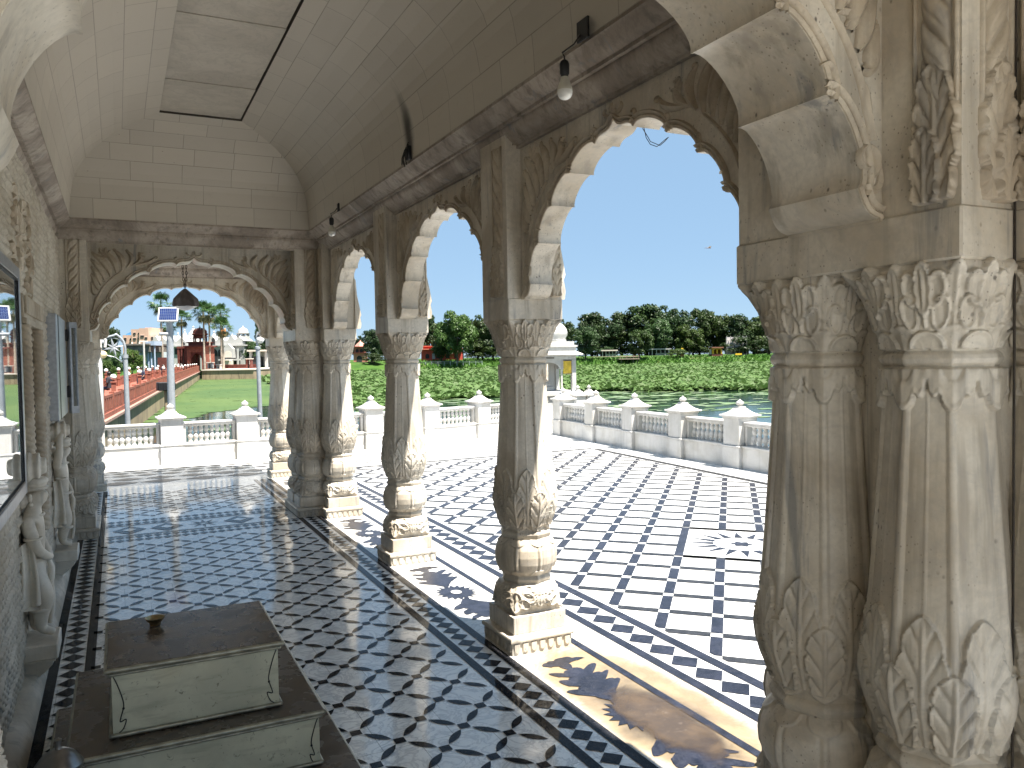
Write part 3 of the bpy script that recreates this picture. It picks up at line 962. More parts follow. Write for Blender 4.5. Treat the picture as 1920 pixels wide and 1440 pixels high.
# soffit of the flat centre, with a shadow gap round a raised panel
a0, a1, b0, b1 = X0 + tl, X1 - tl, Y0 + tl, Y1 - tl
o = mb.build('ceiling_vault', M['vault'], PAV, 25)
mb = MB()
g = .011
mb.add([(a0, b0, zl), (a1, b0, zl), (a1, b1, zl), (a0, b1, zl), (a0, b0, zl + .05), (a1, b0, zl + .05), (a1, b1, zl + .05), (a0, b1, zl + .05)],
       [(0, 1, 5, 4), (1, 2, 6, 5), (2, 3, 7, 6), (3, 0, 4, 7), (4, 5, 6, 7)])
mb.build('shadow_gap', plain('ceiling_gap_stone', (.07, .06, .05), .8), o, 20)
mb = MB()
c0, c1, d0, d1 = a0 + .003, a1 - g, b0 + g, b1 - g
ys = np.linspace(d0, d1, 12)
for i, (ya, yb) in enumerate(zip(ys[:-1], ys[1:])):
    dz = .012 + .003 * ((i * 7) % 3)
    v = [(c0, ya + .001, zl + dz), (c1, ya + .001, zl + dz), (c1, yb - .001, zl + dz), (c0, yb - .001, zl + dz), (c0, ya + .001, zl + .04), (c1, ya + .001, zl + .04), (c1, yb - .001, zl + .04), (c0, yb - .001, zl + .04)]
    mb.add(v, [(3, 2, 1, 0), (0, 1, 5, 4), (1, 2, 6, 5), (2, 3, 7, 6), (3, 0, 4, 7)])
mb.build('ceiling_panel', stone('ceiling_panel_marble', (.52, .475, .40), (.45, .41, .345), (.3, .28, .24), .25, .5, .1, .3), o, 30)

# ------------------------------------------------------------------ roof, upper walls, eave
mb = MB()
mb.box(-.95, -1.75, 3.86, 2.16, 11.85, 4.0)
mb.box(1.955, -1.62, 2.94, 2.155, 11.70, 3.862)
mb.box(-.60, 8.30, 2.94, 1.954, 8.75, 3.861); mb.box(-.60, 1.36, 2.94, 1.954, 1.80, 3.861)
mb.box(-.60, 11.395, 2.94, 1.954, 11.60, 3.861)
mb.box(-.60, 8.752, 2.90, 1.953, 11.393, 2.95); mb.box(-.60, -1.70, 2.90, 1.953, 1.358, 2.95)
mb.box(-.95, -1.70, -.05, -.545, 8.95, 3.86)  # left wall; its unseen near stretch is added to block bounce light
mb.box(2.156, -1.70, 3.0, 2.42, 11.85, 3.06)
mb.build('roof', M['marble'], PAV, 30)

# ------------------------------------------------------------------ scaled wall on the left
mb = MB()
def wall_fn(y0, y1, z0, z1, res=.011):
    nu = int((y1 - y0) / res); nv = int((z1 - z0) / res)
    def fn(U, V):
        Y = y1 + (y0 - y1) * U; Z = z0 + (z1 - z0) * V
        row = .043; k = np.floor(Z / row); fz = Z / row - k
        ph = Y / .062 + .5 * (k % 2)
        fu = ph - np.floor(ph) - .5
        edge = .30 * (1 - (2 * fu) ** 2)
        drop = fz + edge * 0
        h = .016 * np.clip((fz - .18 - .5 * (2 * fu) ** 2) / .18, 0, 1) * (1.0 - .55 * fz)
        h = h + .0035 * np.sin(Y * 17 + k * 1.3) + .004 * np.sin(k * 2.1)
        X = WALLX + h
        return X, Y, Z
    mb.grid(fn, nu, nv)
wall_fn(1.0, 4.82, 0.0, 2.72); wall_fn(5.45, 8.30, 0.0, 2.72); wall_fn(4.82, 5.45, 0.0, .98); wall_fn(4.82, 5.45, 1.80, 2.72)
wl = mb.build('wall', M['wall'], PAV, 179)
mb = MB(); mb.add([(-.368, .9, .0), (-.368, 8.26, .0), (-.374, 8.26, .03), (-.374, .9, .03), (-.40, 8.26, .075), (-.40, .9, .075), (-.452, 8.26, .10), (-.452, .9, .10)], [(0, 1, 2, 3), (3, 2, 4, 5), (5, 4, 6, 7)])
mb.build('skirting', M['wall'], wl, 40)
# ------------------------------------------------------------------ floors with stone inlay
HF = MB()      # hall floor: slot 0 marble, slot 1 black inlay
ZI = .003
HF.add([(-.46, -1.7, 0), (1.835, -1.7, 0), (1.835, 11.62, 0), (-.46, 11.62, 0)], [(0, 1, 2, 3)])


def rect(mb, x0, y0, x1, y1, mi=1, z=ZI):
    mb.add([(x0, y0, z), (x1, y0, z), (x1, y1, z), (x0, y1, z)], [(0, 1, 2, 3)], mi)


def poly(mb, pts, mi=1, z=ZI):
    mb.add([(x, y, z) for x, y in pts], [tuple(range(len(pts)))], mi)


rect(HF, -.37, .6, -.322, 11.2); rect(HF, -.20, .6, -.152, 11.2)
y = .6
while y < 11.1:
    poly(HF, [(-.318, y), (-.261, y - .061), (-.204, y), (-.261, y + .061)]); y += .128
rect(HF, 1.600, .6, 1.647, 11.25); rect(HF, 1.785, .6, 1.8345, 11.25)
y = .62
while y < 11.2:
    poly(HF, [(1.660, y), (1.715, y - .054), (1.770, y), (1.715, y + .054)]); y += .1135
# interlaced circles: a small square at each node and a petal between diagonal neighbours
DX, DY = .1455, .307
def node(i, j): return (1.453 - DX * i, .595 + DY * j + (DY / 2 if i % 2 else 0))
def petal(p, q, w=.0192, cut=.0375):
    p = np.array(p); q = np.array(q); t = q - p; L = np.linalg.norm(t); t /= L; n = np.array((-t[1], t[0]))
    a = p + t * cut; b = q - t * cut; L2 = L - 2 * cut
    s = np.linspace(0, 1, 9)
    up = [a + t * L2 * k + n * w * math.sin(PI * k) for k in s]
    dn = [a + t * L2 * k - n * w * math.sin(PI * k) for k in s[1:-1]]
    return [tuple(x) for x in up] + [tuple(x) for x in reversed(dn)]
for i in range(-1, 12):
    for j in range(0, 34):
        x, y = node(i, j)
        if y > 10.95 or (7.95 < y < 9.05): continue
        if i >= 0 and x > -.16:
            s = .0232
            poly(HF, [(x - s, y - s), (x + s, y - s), (x + s, y + s), (x - s, y + s)])
        for sgn in (1, -1):
            q = (x - DX, y + sgn * DY / 2)
            if q[1] > 10.95 or 7.95 < q[1] < 9.05 or q[0] < -.16: continue
            poly(HF, petal((x, y), q)) if i >= 0 else poly(HF, [(min(px, 1.594), py) for px, py in petal((x, y), q)])
# threshold band between the two clusters: zigzag rows and a star medallion
for k, yb in enumerate((8.02, 8.16, 8.84, 8.98)):
    n = 22
    for i in range(n):
        x0 = -.14 + 1.73 * i / n; w = 1.73 / n
        poly(HF, [(x0, yb), (x0 + w * .5, yb - .055), (x0 + w, yb), (x0 + w * .5, yb + .055)])
rect(HF, -.14, 8.235, 1.59, 8.262); rect(HF, -.14, 8.735, 1.59, 8.762)
for cx in (.06, .39, 1.06, 1.40):
    poly(HF, [(cx - .15, 8.5), (cx, 8.30), (cx + .15, 8.5), (cx, 8.70)])
    poly(HF, [(cx - .07, 8.5), (cx, 8.42), (cx + .07, 8.5), (cx, 8.58)], 0, ZI * 1.8)
for k in range(8):
    a = k * PI / 4; c, s = math.cos(a), math.sin(a)
    poly(HF, [(.725 + c * .04 - s * .02, 8.5 + s * .04 + c * .02), (.725 + c * .04 + s * .02, 8.5 + s * .04 - c * .02), (.725 + c * .15, 8.5 + s * .21)])
HF.build('hall_floor', [M['hall_floor'], M['inlay_in']], None, None)
bpy.data.objects['hall_floor']['kind'] = 'structure'

# threshold under the arcade
TH = MB()
TH.add([(1.836, -1.7, 0), (2.446, -1.7, 0), (2.446, 11.62, 0), (1.836, 11.62, 0)], [(0, 1, 2, 3)])
rect(TH, 2.229, .6, 2.270, 11.62)


def motif(yc):
    """toothed sun disc between two leafy sprays"""
    cx = 2.03
    n = 18; pts = []
    for k in range(2 * n):
        a = PI * k / n; r = .165 if k % 2 == 0 else .118
        pts.append((cx + r * math.cos(a) * .86, yc + r * math.sin(a) * 1.08))
    poly(TH, pts)
    poly(TH, [(cx + .036 * math.cos(a), yc + .046 * math.sin(a)) for a in np.linspace(0, 2 * PI, 17)[:-1]], 0, ZI * 1.8)
    for s in (1, -1):
        L = [(-.02, .69 + .05), (.05, .76), (.085, .735), (.15, .695), (.10, .69), (.03, .672), (.02, .61), (.06, .565), (.12, .61), (.155, .60), (.125, .555), (.075, .50), (.12, .485), (.165, .495), (.125, .44), (.09, .40), (.135, .385), (.155, .365), (.115, .32),
             (.06, .26), (.03, .21), (.0, .15), (-.04, .20), (-.06, .245), (-.125, .30), (-.155, .36), (-.085, .355), (-.06, .375), (-.11, .41), (-.125, .49), (-.07, .475), (-.045, .50), (-.10, .535), (-.125, .60), (-.05, .565), (-.01, .595), (-.03, .66), (-.07, .665), (-.105, .70), (-.06, .735)]
        Q = []
        for (a, b), (c, d) in zip(L, L[1:] + L[:1]):
            for t in (0, .33, .66):
                bend = .010 * math.sin(PI * t)
                Q.append((cx + a + (c - a) * t + bend * (1 if a > 0 else -1), yc + s * .97 * (b + (d - b) * t + bend)))
        if s < 0: Q = Q[::-1]
        TH.add([(x, y, ZI) for x, y in Q[::-1]], [tuple(range(len(Q)))], 1)


for yc in (2.95, 5.07, 7.185, 10.25): motif(yc)
pm = NT('muddy_puddle'); P = pm.pos(); sp = pm.new('ShaderNodeSeparateXYZ'); pm.l.new(P, sp.inputs[0])
ex = pm.math('DIVIDE', pm.math('SUBTRACT', sp.outputs['X'], 2.10), .185); ey = pm.math('DIVIDE', pm.math('SUBTRACT', sp.outputs['Y'], 2.84), .46)
dd = pm.math('ADD', pm.math('SQRT', pm.math('ADD', pm.math('MULTIPLY', ex, ex), pm.math('MULTIPLY', ey, ey))), pm.math('MULTIPLY', pm.math('SUBTRACT', pm.noise(P, 5, 6, .65, .6), .5), 1.1))
pm.l.new(pm.ramp(dd, .35, .95, .72, 0), pm.b.inputs['Alpha'])
dry = pm.math('MULTIPLY', pm.ramp(pm.noise(P, 16, 6, .75, 2), .55, .68), pm.ramp(dd, .1, .5, 1, 0))
pm.done(pm.mix(dry, pm.mix(pm.ramp(pm.noise(P, 7, 5), .35, .65), (.115, .080, .050), (.075, .055, .04)), (.26, .21, .17)), .12, .5)
pp = [(2.10 + .23 * math.cos(a), 2.84 + .60 * math.sin(a)) for a in np.linspace(0, 2 * PI, 49)[:-1]]
mb = MB(); mb.prism(pp, lambda a, b, t: (a, b, t), .0052, .0064)
tag(mb.build('puddle', pm.mat, None, None), 'muddy brown puddle drying on the stained threshold of the nearest bay', 'puddle')
TH.build('threshold_floor', [M['threshold'], M['inlay_out']], None, None)
bpy.data.objects['threshold_floor']['kind'] = 'structure'

# terrace
TR = MB()
EDGE = [(-3, 13.98), (-.42, 14.02), (.735, 14.08), (1.88, 14.17), (2.446, 14.20)]
TR.add([(x, y, 0) for x, y in [(-3, 11.621), (2.446, 11.621)] + EDGE[::-1]], [tuple(range(7))])
TR.add([(x, y, 0) for x, y in [(2.447, -9), (8.06, -9), (8.06, 6.0), (8.10, 8.8), (8.20, 11.5), (8.30, 12.9), (8.40, 14.6), (8.33, 15.7), (7.6, 15.40), (6.40, 14.98), (5.18, 14.62), (4.02, 14.36), (2.98, 14.26), (2.447, 14.20)]], [tuple(range(14))])
TR.add([(-7, -9, 0), (2.446, -9, 0), (2.446, -1.701, 0), (-7, -1.701, 0)], [(0, 1, 2, 3)])
TR.add([(-7, -1.70, 0), (-.461, -1.70, 0), (-.461, .95, 0), (-7, .95, 0)], [(0, 1, 2, 3)])
TR.add([(-7, 9.0, 0), (-.461, 9.0, 0), (-.461, 11.62, 0), (-3.001, 11.62, 0), (-3.001, 13.98, 0), (-7, 13.98, 0)], [tuple(range(6))])
rect(TR, 2.447, -8, 2.505, 13.6, 1); rect(TR, 2.703, -8, 2.768, 13.6, 1)
y = -.5
while y < 13.5:
    poly(TR, [(2.522, y), (2.608, y - .095), (2.694, y), (2.608, y + .095)]); y += .192
# diagonal lattice
A = np.array((.2310, -.2300)); B = np.array((.2343, .2668)); O = np.array((3.486, 4.599))
an = A / np.linalg.norm(A); bn = B / np.linalg.norm(B)
hw = .034
def clip_poly(pts, planes):
    for (nx, ny, d) in planes:
        out = []
        for (x0, y0), (x1, y1) in zip(pts, pts[1:] + pts[:1]):
            a = nx * x0 + ny * y0 - d; b = nx * x1 + ny * y1 - d
            if a >= 0: out.append((x0, y0))
            if (a >= 0) != (b >= 0):
                t = a / (a - b); out.append((x0 + (x1 - x0) * t, y0 + (y1 - y0) * t))
        pts = out
        if len(pts) < 3: return []
    return pts
FIELD = [(1, 0, 2.80), (0, -1, -11.62), (-1, .056, -(7.0 - 7.35 * .056 - .02)), (0, 1, -3)]
def lpoly(pts, mi):
    q = clip_poly([tuple(map(float, p)) for p in pts], FIELD)
    if q: poly(TR, q, mi)
def inside(p):
    x, y = p
    return 2.80 < x < 7.0 + (y - 7.35) * .056 - .10 and y < 11.62 and y > -3
def clipx(pts): return [(max(x, 2.775), y) for x, y in pts]
SC = O + A * 1.5 + B * 3.5
for i in range(-40, 60):
    for j in range(-40, 60):
        p = O + A * i + B * j
        if not (2.3 < p[0] < 7.7 and -3.5 < p[1] < 12.3): continue
        q = p + B
        star = lambda z: np.max(np.abs(np.linalg.solve(np.stack([A, B], 1), z - SC))) < 1.48
        if not (star((p + q) / 2)):
            a0 = p + bn * hw; a1 = q - bn * hw
            lpoly([tuple(a0 - an * hw), tuple(a0 + an * hw), tuple(a1 + an * hw), tuple(a1 - an * hw)], 1)
        q = p + A
        if not (star((p + q) / 2)):
            a0 = p + an * hw; a1 = q - an * hw
            w2 = hw * 1.05
            lpoly([tuple(a0 - bn * w2), tuple(a1 - bn * w2), tuple(a1 + bn * w2), tuple(a0 + bn * w2)], 2)
sc = SC
for sg in (-1, 1):
    e0 = sc + A * sg * 1.5 - B * 1.5; e1 = sc + A * sg * 1.5 + B * 1.5
    poly(TR, [tuple(e0 - an * hw), tuple(e0 + an * hw), tuple(e1 + an * hw), tuple(e1 - an * hw)], 1, ZI * 1.6)
    e0 = sc + B * sg * 1.5 - A * 1.38; e1 = sc + B * sg * 1.5 + A * 1.38
    poly(TR, [tuple(e0 - bn * .03), tuple(e1 - bn * .03), tuple(e1 + bn * .03), tuple(e0 + bn * .03)], 2)
for k in range(16):
    a = k * PI / 8 + .1
    d = lambda r, t: tuple(sc + r * (an * math.cos(t) * 1.0 + bn * math.sin(t)))
    poly(TR, [d(.235, a - .155), d(.235, a + .155), d(.45, a)][::-1], 1)
poly(TR, [tuple(sc + (.075 + .015 * math.cos(6 * t)) * (an * math.cos(t) + bn * math.sin(t))) for t in np.linspace(0, 2 * PI, 37)[:-1]][::-1], 1)
# border that follows the balustrade: two thin lines with triangles between
def band(P, Q, w=.20, n=26):
    P = np.array(P); Q = np.array(Q); t = (Q - P) / np.linalg.norm(Q - P); m = np.array((-t[1], t[0]))
    for o in (0, w):
        poly(TR, [tuple(P + m * o), tuple(Q + m * o), tuple(Q + m * (o + .022)), tuple(P + m * (o + .022))], 2)
    L = np.linalg.norm(Q - P)
    for i in range(n):
        a = P + t * L * i / n + m * .030; b = P + t * L * (i + 1) / n + m * .030; c = (a + b) / 2 + m * (w - .038); d = c + t * L / n
        poly(TR, [tuple(a), tuple(b), tuple(b + m * (w - .038) * .5 + t * L / n * .25), tuple(a + m * (w - .038) * .5 + t * L / n * .25)], 2)
band((7.256, 11.766), (6.70, 1.8), .20, 34)
band((2.80, 11.62), (7.256, 11.766), .20, 16)
# big diamonds and zigzag in front of the end steps
for r, (yb, hgt, n, mi) in enumerate(((11.86, .17, 7, 1), (12.23, .14, 9, 1), (12.62, .11, 12, 1), (12.9, .09, 15, 2), (13.15, .08, 16, 2))):
    for i in range(n):
        x0 = -1.4 + 3.8 * i / n; w = 3.8 / n
        poly(TR, [(x0, yb), (x0 + w * .5, yb - hgt), (x0 + w, yb), (x0 + w * .5, yb + hgt)], mi)
for i in range(30):
    for j in range(5):
        x0 = 2.85 + i * .24 + (.12 if j % 2 else 0); yb = 12.15 + j * .24
        if x0 > 7.3 - j * .05: continue
        poly(TR, [(x0, yb), (x0 + .10, yb - .045), (x0 + .2, yb), (x0 + .10, yb + .045)], 2 if j > 2 else 1)
TR.build('terrace_floor', [M['terrace'], M['inlay_out'], M['inlay_grey']], None, None)
bpy.data.objects['terrace_floor']['kind'] = 'structure'
# retaining sides of the terrace down to the lake
mb = MB()
mb.prism([(x, y - .03) for x, y in [(-7, 9.1), (2.44, 9.1), (8.0, 9.1), (8.27, 12.9), (8.37, 14.6), (8.30, 15.7), (7.6, 15.40), (6.40, 14.98), (5.18, 14.62), (4.02, 14.36), (2.98, 14.26), (1.88, 14.17), (.735, 14.08), (-.42, 14.02), (-3, 13.98), (-7, 13.98)]], lambda a, b, t: (a, b, t), -2.2, -.012)
mb.box(-6.98, -8.98, -2.2, 7.98, 9.05, -.013)
o = mb.build('terrace_plinth', plain('plinth_stone', (.4, .37, .32), .8), None, 30); o['kind'] = 'structure'
# ------------------------------------------------------------------ things inside the hall
M['alu'] = plain('brushed_aluminium', (.42, .43, .45), .38, .85, .12, 30)
M['steel'] = plain('dull_steel', (.25, .24, .23), .3, .9, .2, 20)
M['black'] = plain('black_plastic', (.012, .012, .013), .45, 0, .3, 30)
M['brass'] = plain('worn_brass', (.42, .32, .17), .3, .95, .25, 60)
M['glasspane'] = NT('dark_window_glass').done((.50, .54, .55), .015, .6, .82)


def ogee_line(mb, to3, x0, z0, sx, sz, r=.0022):
    P = [(0, 0), (.10, -.10), (.25, -.30), (.33, -.46), (.30, -.56), (.19, -.74), (.40, -.72), (.30, -.86), (.12, -.93)]
    pts = []
    for a, b, c, d in zip([P[0]] + P[:-2], P[:-1], P[1:], P[2:] + [P[-1]]):
        for t in np.linspace(0, 1, 6)[:-1]:
            f = lambda i: .5 * ((2 * b[i]) + (c[i] - a[i]) * t + (2 * a[i] - 5 * b[i] + 4 * c[i] - d[i]) * t * t + (-a[i] + 3 * b[i] - 3 * c[i] + d[i]) * t ** 3)
            pts.append(to3(x0 + sx * f(0), z0 + sz * f(1)))
    mb.tube(pts, r, 6)


def stand_mats():
    t = NT('greenish_panel_stone'); P = t.pos()
    c = t.mix(t.ramp(t.noise(P, 5, 6, .6, .5), .3, .7), (.58, .58, .45), (.44, .44, .34))
    c = t.mix(t.ramp(t.noise(P, 38, 4, .7, .8), .60, .70, 0, .85), c, (.15, .145, .105))
    c = t.mix(t.ramp(t.noise(t.mapping(P, (3, 3, 14)), 2.2, 5, .6, .5), .5, .7, 0, .5), c, (.28, .275, .2))
    c = t.mix(t.ramp(t.noise(P, 3, 3), .55, .75, 0, .5), c, (.6, .54, .38))
    t.bump(t.noise(P, 30, 5), .1, .004)
    M['panel'] = t.done(c, .33, .5)
    t = NT('brown_table_top'); P = t.pos()
    c = t.mix(t.ramp(t.noise(P, 4, 6, .65, .8), .3, .75), (.105, .078, .055), (.07, .053, .040))
    c = t.mix(t.ramp(t.noise(P, 26, 5, .7, 1.5), .60, .72, 0, .6), c, (.17, .15, .12))
    M['top'] = t.done(c, t.ramp(t.noise(P, 9, 4), .3, .7, .16, .34), .5)
    M['nosing'] = plain('worn_edge_trim', (.30, .285, .22), .28, .35, .3, 25)
stand_mats()

ST = empty('offering_stand', (.22, 3.4, 0), 0, 'stepped offering stand of three tiers with dark brown tops and grey-green panelled fronts', 'stand')
tiers = [(-.275, 2.70, .765, 4.00, 0.0, .095), (-.186, 2.965, .652, 3.815, .095, .305), (-.066, 3.06, .525, 3.625, .305, .555)]
for k, (x0, y0, x1, y1, z0, z1) in enumerate(tiers):
    x0 -= .22; x1 -= .22; y0 -= 3.4; y1 -= 3.4
    mb = MB(); mb.box(x0 + .016, y0 + .016, z0 + .0005, x1 - .016, y1 - .016, z1 - .022)
    t = mb.build('tier', M['panel'], ST, 30)
    mb = MB(); mb.box(x0, y0, z1 - .0165, x1, y1, z1, bev=.004)
    mb.build('table_top', M['top'], t, 35)
    # rounded nosings: double bead under the top, one bead along the foot
    mb = MB()
    for zz, rr, e in ((z1 - .010, .0095, .002), (z1 - .027, .006, .010), (z0 + .010, .0075, .010)):
        q = [(x0 + e, y0 + e, zz), (x1 - e, y0 + e, zz), (x1 - e, y1 - e, zz), (x0 + e, y1 - e, zz)]
        for a, b in zip(q, q[1:] + q[:1]): mb.tube([a, b], rr, 10)
    mb.build('edge_trim', M['nosing'], t, 60)
    if k:
        h = (z1 - z0)
        for s, xx in ((1, x0), (-1, x1)):
            mb = MB()
            ogee_line(mb, lambda x, z: (x, y0 + .0155, z), xx + s * .022, z1 - .036, s * .36 * h, h * .86)
            mb.ball((xx + s * (.022 + .115 * h), y0 + .0145, z1 - .036 - .46 * h), .0045, 8, 6)
            mb.build('inlay_line', M['black'], t, 60)

mb = MB()
prof = [(.016, 0), (.020, .001), (.022, .006), (.021, .010), (.027, .016), (.034, .024), (.037, .030), (.0375, .0315), (.0355, .0315), (.030, .022), (.020, .012), (.0, .0105)]
mb.lathe(prof, 28, cap=False)
b = mb.build('brass_bowl', M['brass'], None, 60, tuple(ON(2, .555, 291, 1172)))
b.location.z = .5555
tag(b, 'tiny round brass cup resting on the topmost brown tier of the offering stand', 'cup')
PT = empty('water_pot', (-.198, 2.82, .0955), 0, 'dark round metal pot whose domed top shows at the foot of the offering stand', 'pot')
mb = MB(); mb.lathe([(.03, 0), (.07, .004), (.105, .03), (.120, .065), (.115, .095), (.098, .115), (.075, .123), (.072, .13)], 36)
mb.build('belly', M['steel'], PT, 60)
mb = MB(); mb.lathe([(.085, .130), (.086, .136), (.06, .150), (.03, .158), (.012, .160), (.010, .166), (.014, .174), (.0, .178)], 32); mb.build('lid', M['steel'], PT, 60)
PT.scale = (.8, .8, 2.0)

# ------------------------------------------------------------------ left wall: glazed window, carved niche, open shutter
def frame_window(y0, y1, z0, z1, x, depth, fw, parent, mull=True):
    mb = MB()
    mb.box(x - depth, y0, z0, x, y0 + fw, z1, bev=.003); mb.box(x - depth, y1 - fw, z0, x, y1, z1, bev=.003)
    mb.box(x - depth, y0 + fw + .0005, z1 - fw, x - .001, y1 - fw - .0005, z1, bev=.003); mb.box(x - depth, y0 + fw + .0005, z0, x - .001, y1 - fw - .0005, z0 + fw, bev=.003)
    o = mb.build('window', M['alu'], parent, 35)
    mb = MB(); g = .008
    mb.box(x - depth + .004, y0 + fw, z0 + fw, x - .010, y1 - fw, z1 - fw); mb.build('pane', M['glasspane'], o, None)
    mb = MB(); r = .010
    a, b, c, d = y0 + fw, y1 - fw, z0 + fw, z1 - fw
    mb.box(x - .009, a, c, x - .002, a + r, d); mb.box(x - .009, b - r, c, x - .002, b, d); mb.box(x - .009, a + r, c, x - .002, b - r, c + r); mb.box(x - .009, a + r, d - r, x - .002, b - r, d)
    mb.build('gasket', M['black'], o, None)
    return o


frame_window(2.3, 4.50, .985, 2.06, -.405, .03, .055, PAV)

# niche: dark carved recess, fluted lintel, twisted colonnettes, relief above
N0, N1, NZ0, NZ1 = 4.82, 5.45, .98, 1.80
mb = MB()
mb.box(-.56, N0, NZ0, -.553, N1, NZ1)
mb.box(-.553, N0 - .006, NZ0, -.44, N0 - .0005, NZ1); mb.box(-.553, N1 + .0005, NZ0, -.44, N1 + .006, NZ1)
mb.box(-.553, N0, NZ1 + .0005, -.44, N1, NZ1 + .008); mb.box(-.553, N0, NZ0 - .02, -.425, N1, NZ0 - .0005)
o = mb.build('niche', plain('dark_carved_stone', (.17, .15, .12), .7), PAV, 30)  # base colour set darker than the wall around it
cb = MB(); T = lambda a, z, h: (-.552 + h, a, z)
for k in range(5):
    for s in range(3):
        stroke(cb, T, spiral((N0 + .12 + s * .22, 1.08 + k * .16), .07, .015, s + k, 1.3, 18), .012, .016)
cb.build('niche_tracery', plain('dark_tracery', (.26, .23, .19), .7), o, 60)  # tracery a little lighter than the niche back
mb = MB()
mb.box(-.452, N0 - .05, 1.84, -.418, N1 + .36, 1.965, bev=.004); mb.box(-.452, N0 - .05, 1.806, -.405, N1 + .36, 1.8395, bev=.004)
for k in range(18):
    yy = N0 - .02 + k * .058; mb.box(-.4175, yy, 1.862, -.404, yy + .026, 1.955, bev=.003)
mb.build('lintel', M['carved'], o, 35)
for yy in (N0 - .03, N1 + .06):
    mb = MB()
    def fn(U, V, yy=yy):
        th = U * 2 * PI; z = .62 + V * 1.185
        r = .030 + .009 * np.abs(np.sin(1.5 * th + z * 95 / 1.0)) ** .6
        return -.425 + r * np.cos(th), yy + r * np.sin(th), z
    mb.grid(fn, 36, 220, closed_u=True)
    mb.build('twisted_colonnette', M['carved'], o, 179)
cb = MB(); T = lambda a, z, h: (-.447 + h * .7, a, z)
rr = random.Random(3)
for k in range(26):
    a = 4.62 + rr.random() * .9; z = 2.03 + rr.random() * .42
    an_ = rr.random() * 6.28
    if rr.random() < .5: stroke(cb, T, spiral((a, z), .06 + .03 * rr.random(), .012, an_, 1.2, 18), .018, .03)
    else: acanthus(cb, T, (a, z), an_, .13, .03)
cb.build('wall_relief', M['carved'], o, 60)

# hinged shutter, folded open beyond the niche
SH = None
mb = MB()
ya, yb = ON(0, -.385, 108, 690).y, ON(0, -.385, 125, 690).y
sz0, sz1 = 1.19, 1.965
mb.box(-.455, ya, sz0, -.385, yb, sz1, bev=.004)
SH = mb.build('shutter', M['alu'], PAV, 35)
mb = MB(); mb.box(-.386, ya + .16 * (yb - ya), sz0 + .0, -.3825, ya + .22 * (yb - ya), sz1); mb.build('seam', M['black'], SH, None)
dirv = Vector((.35, -.94, 0)).normalized()
hx, hy = -.378, yb + .012
leafL = .26
def leaf_box(s0, s1, z0, z1, t0, t1, mb):
    nrm = Vector((dirv.y, -dirv.x, 0))
    P = []
    for z in (z0, z1):
        for s, t in ((s0, t0), (s1, t0), (s1, t1), (s0, t1)):
            q = Vector((hx, hy, z)) + Vector((.62, .78, 0)) * s + Vector((.78, -.62, 0)) * t
            P.append(tuple(q))
    mb.add(P, [(0, 3, 2, 1), (4, 5, 6, 7), (0, 1, 5, 4), (1, 2, 6, 5), (2, 3, 7, 6), (3, 0, 4, 7)])
mb = MB()
leafL = .085
leaf_box(0, leafL * .25, sz0 - .01, sz1 - .01, 0, .03, mb); leaf_box(leafL * .88, leafL, sz0 - .01, sz1 - .01, 0, .03, mb)
leaf_box(leafL * .2505, leafL * .8795, sz0 - .01, sz0 + .05, .0005, .0295, mb); leaf_box(leafL * .2505, leafL * .8795, sz1 - .06, sz1 - .01, .0005, .0295, mb)
o = mb.build('shutter_leaf', M['alu'], SH, 30)
mb = MB(); leaf_box(leafL * .25, leafL * .88, sz0 + .05, sz1 - .06, .010, .022, mb); mb.build('pane', M['glasspane'], o, None)
mb = MB()
for zz in (sz0 + .13, sz1 - .17):
    mb.box(-.3845, yb - .07, zz, -.377, yb + .004, zz + .095); mb.tube([(-.374, yb + .008, zz - .003), (-.374, yb + .008, zz + .098)], .007, 8)
mb.build('hinge', M['black'], SH, 40)

# ------------------------------------------------------------------ hanging things
def bulb(px, py, X, label, cable):
    p = ON(0, X, px, py)
    e = empty('light_bulb', tuple(p), 0, label, 'bulb', 'bare bulbs along the cornice')
    glass = NT('frosted_bulb_glass').done((.78, .78, .74), .25, .5) if 'bulbg' not in M else M['bulbg']; M['bulbg'] = glass
    mb = MB(); mb.lathe([(.0, -.041), (.012, -.0395), (.022, -.034), (.029, -.024), (.0315, -.012), (.0310, -.004)], 24, cap=False); mb.build('dome', glass, e, 60)
    mb = MB(); mb.lathe([(.0312, -.004), (.0300, .006), (.0245, .022), (.0185, .036), (.016, .046), (.015, .05)], 24); mb.build('collar', plain('bulb_collar', (.55, .53, .45), .4) if 'coll' not in M else M['coll'], e, 60)
    mb = MB(); mb.lathe([(.014, .05), (.015, .058), (.019, .062), (.020, .10), (.016, .112), (.008, .118)], 16); mb.build('socket', M['black'], e, 50)
    mb = MB(); mb.tube([(0, 0, .115), (.004, .006, .135), (-.004, .010, .15), tuple(Vector(cable) * .6 + Vector((0, 0, .05))), tuple(cable)], .0035, 6); mb.build('cable', M['black'], e, 60)
    return e


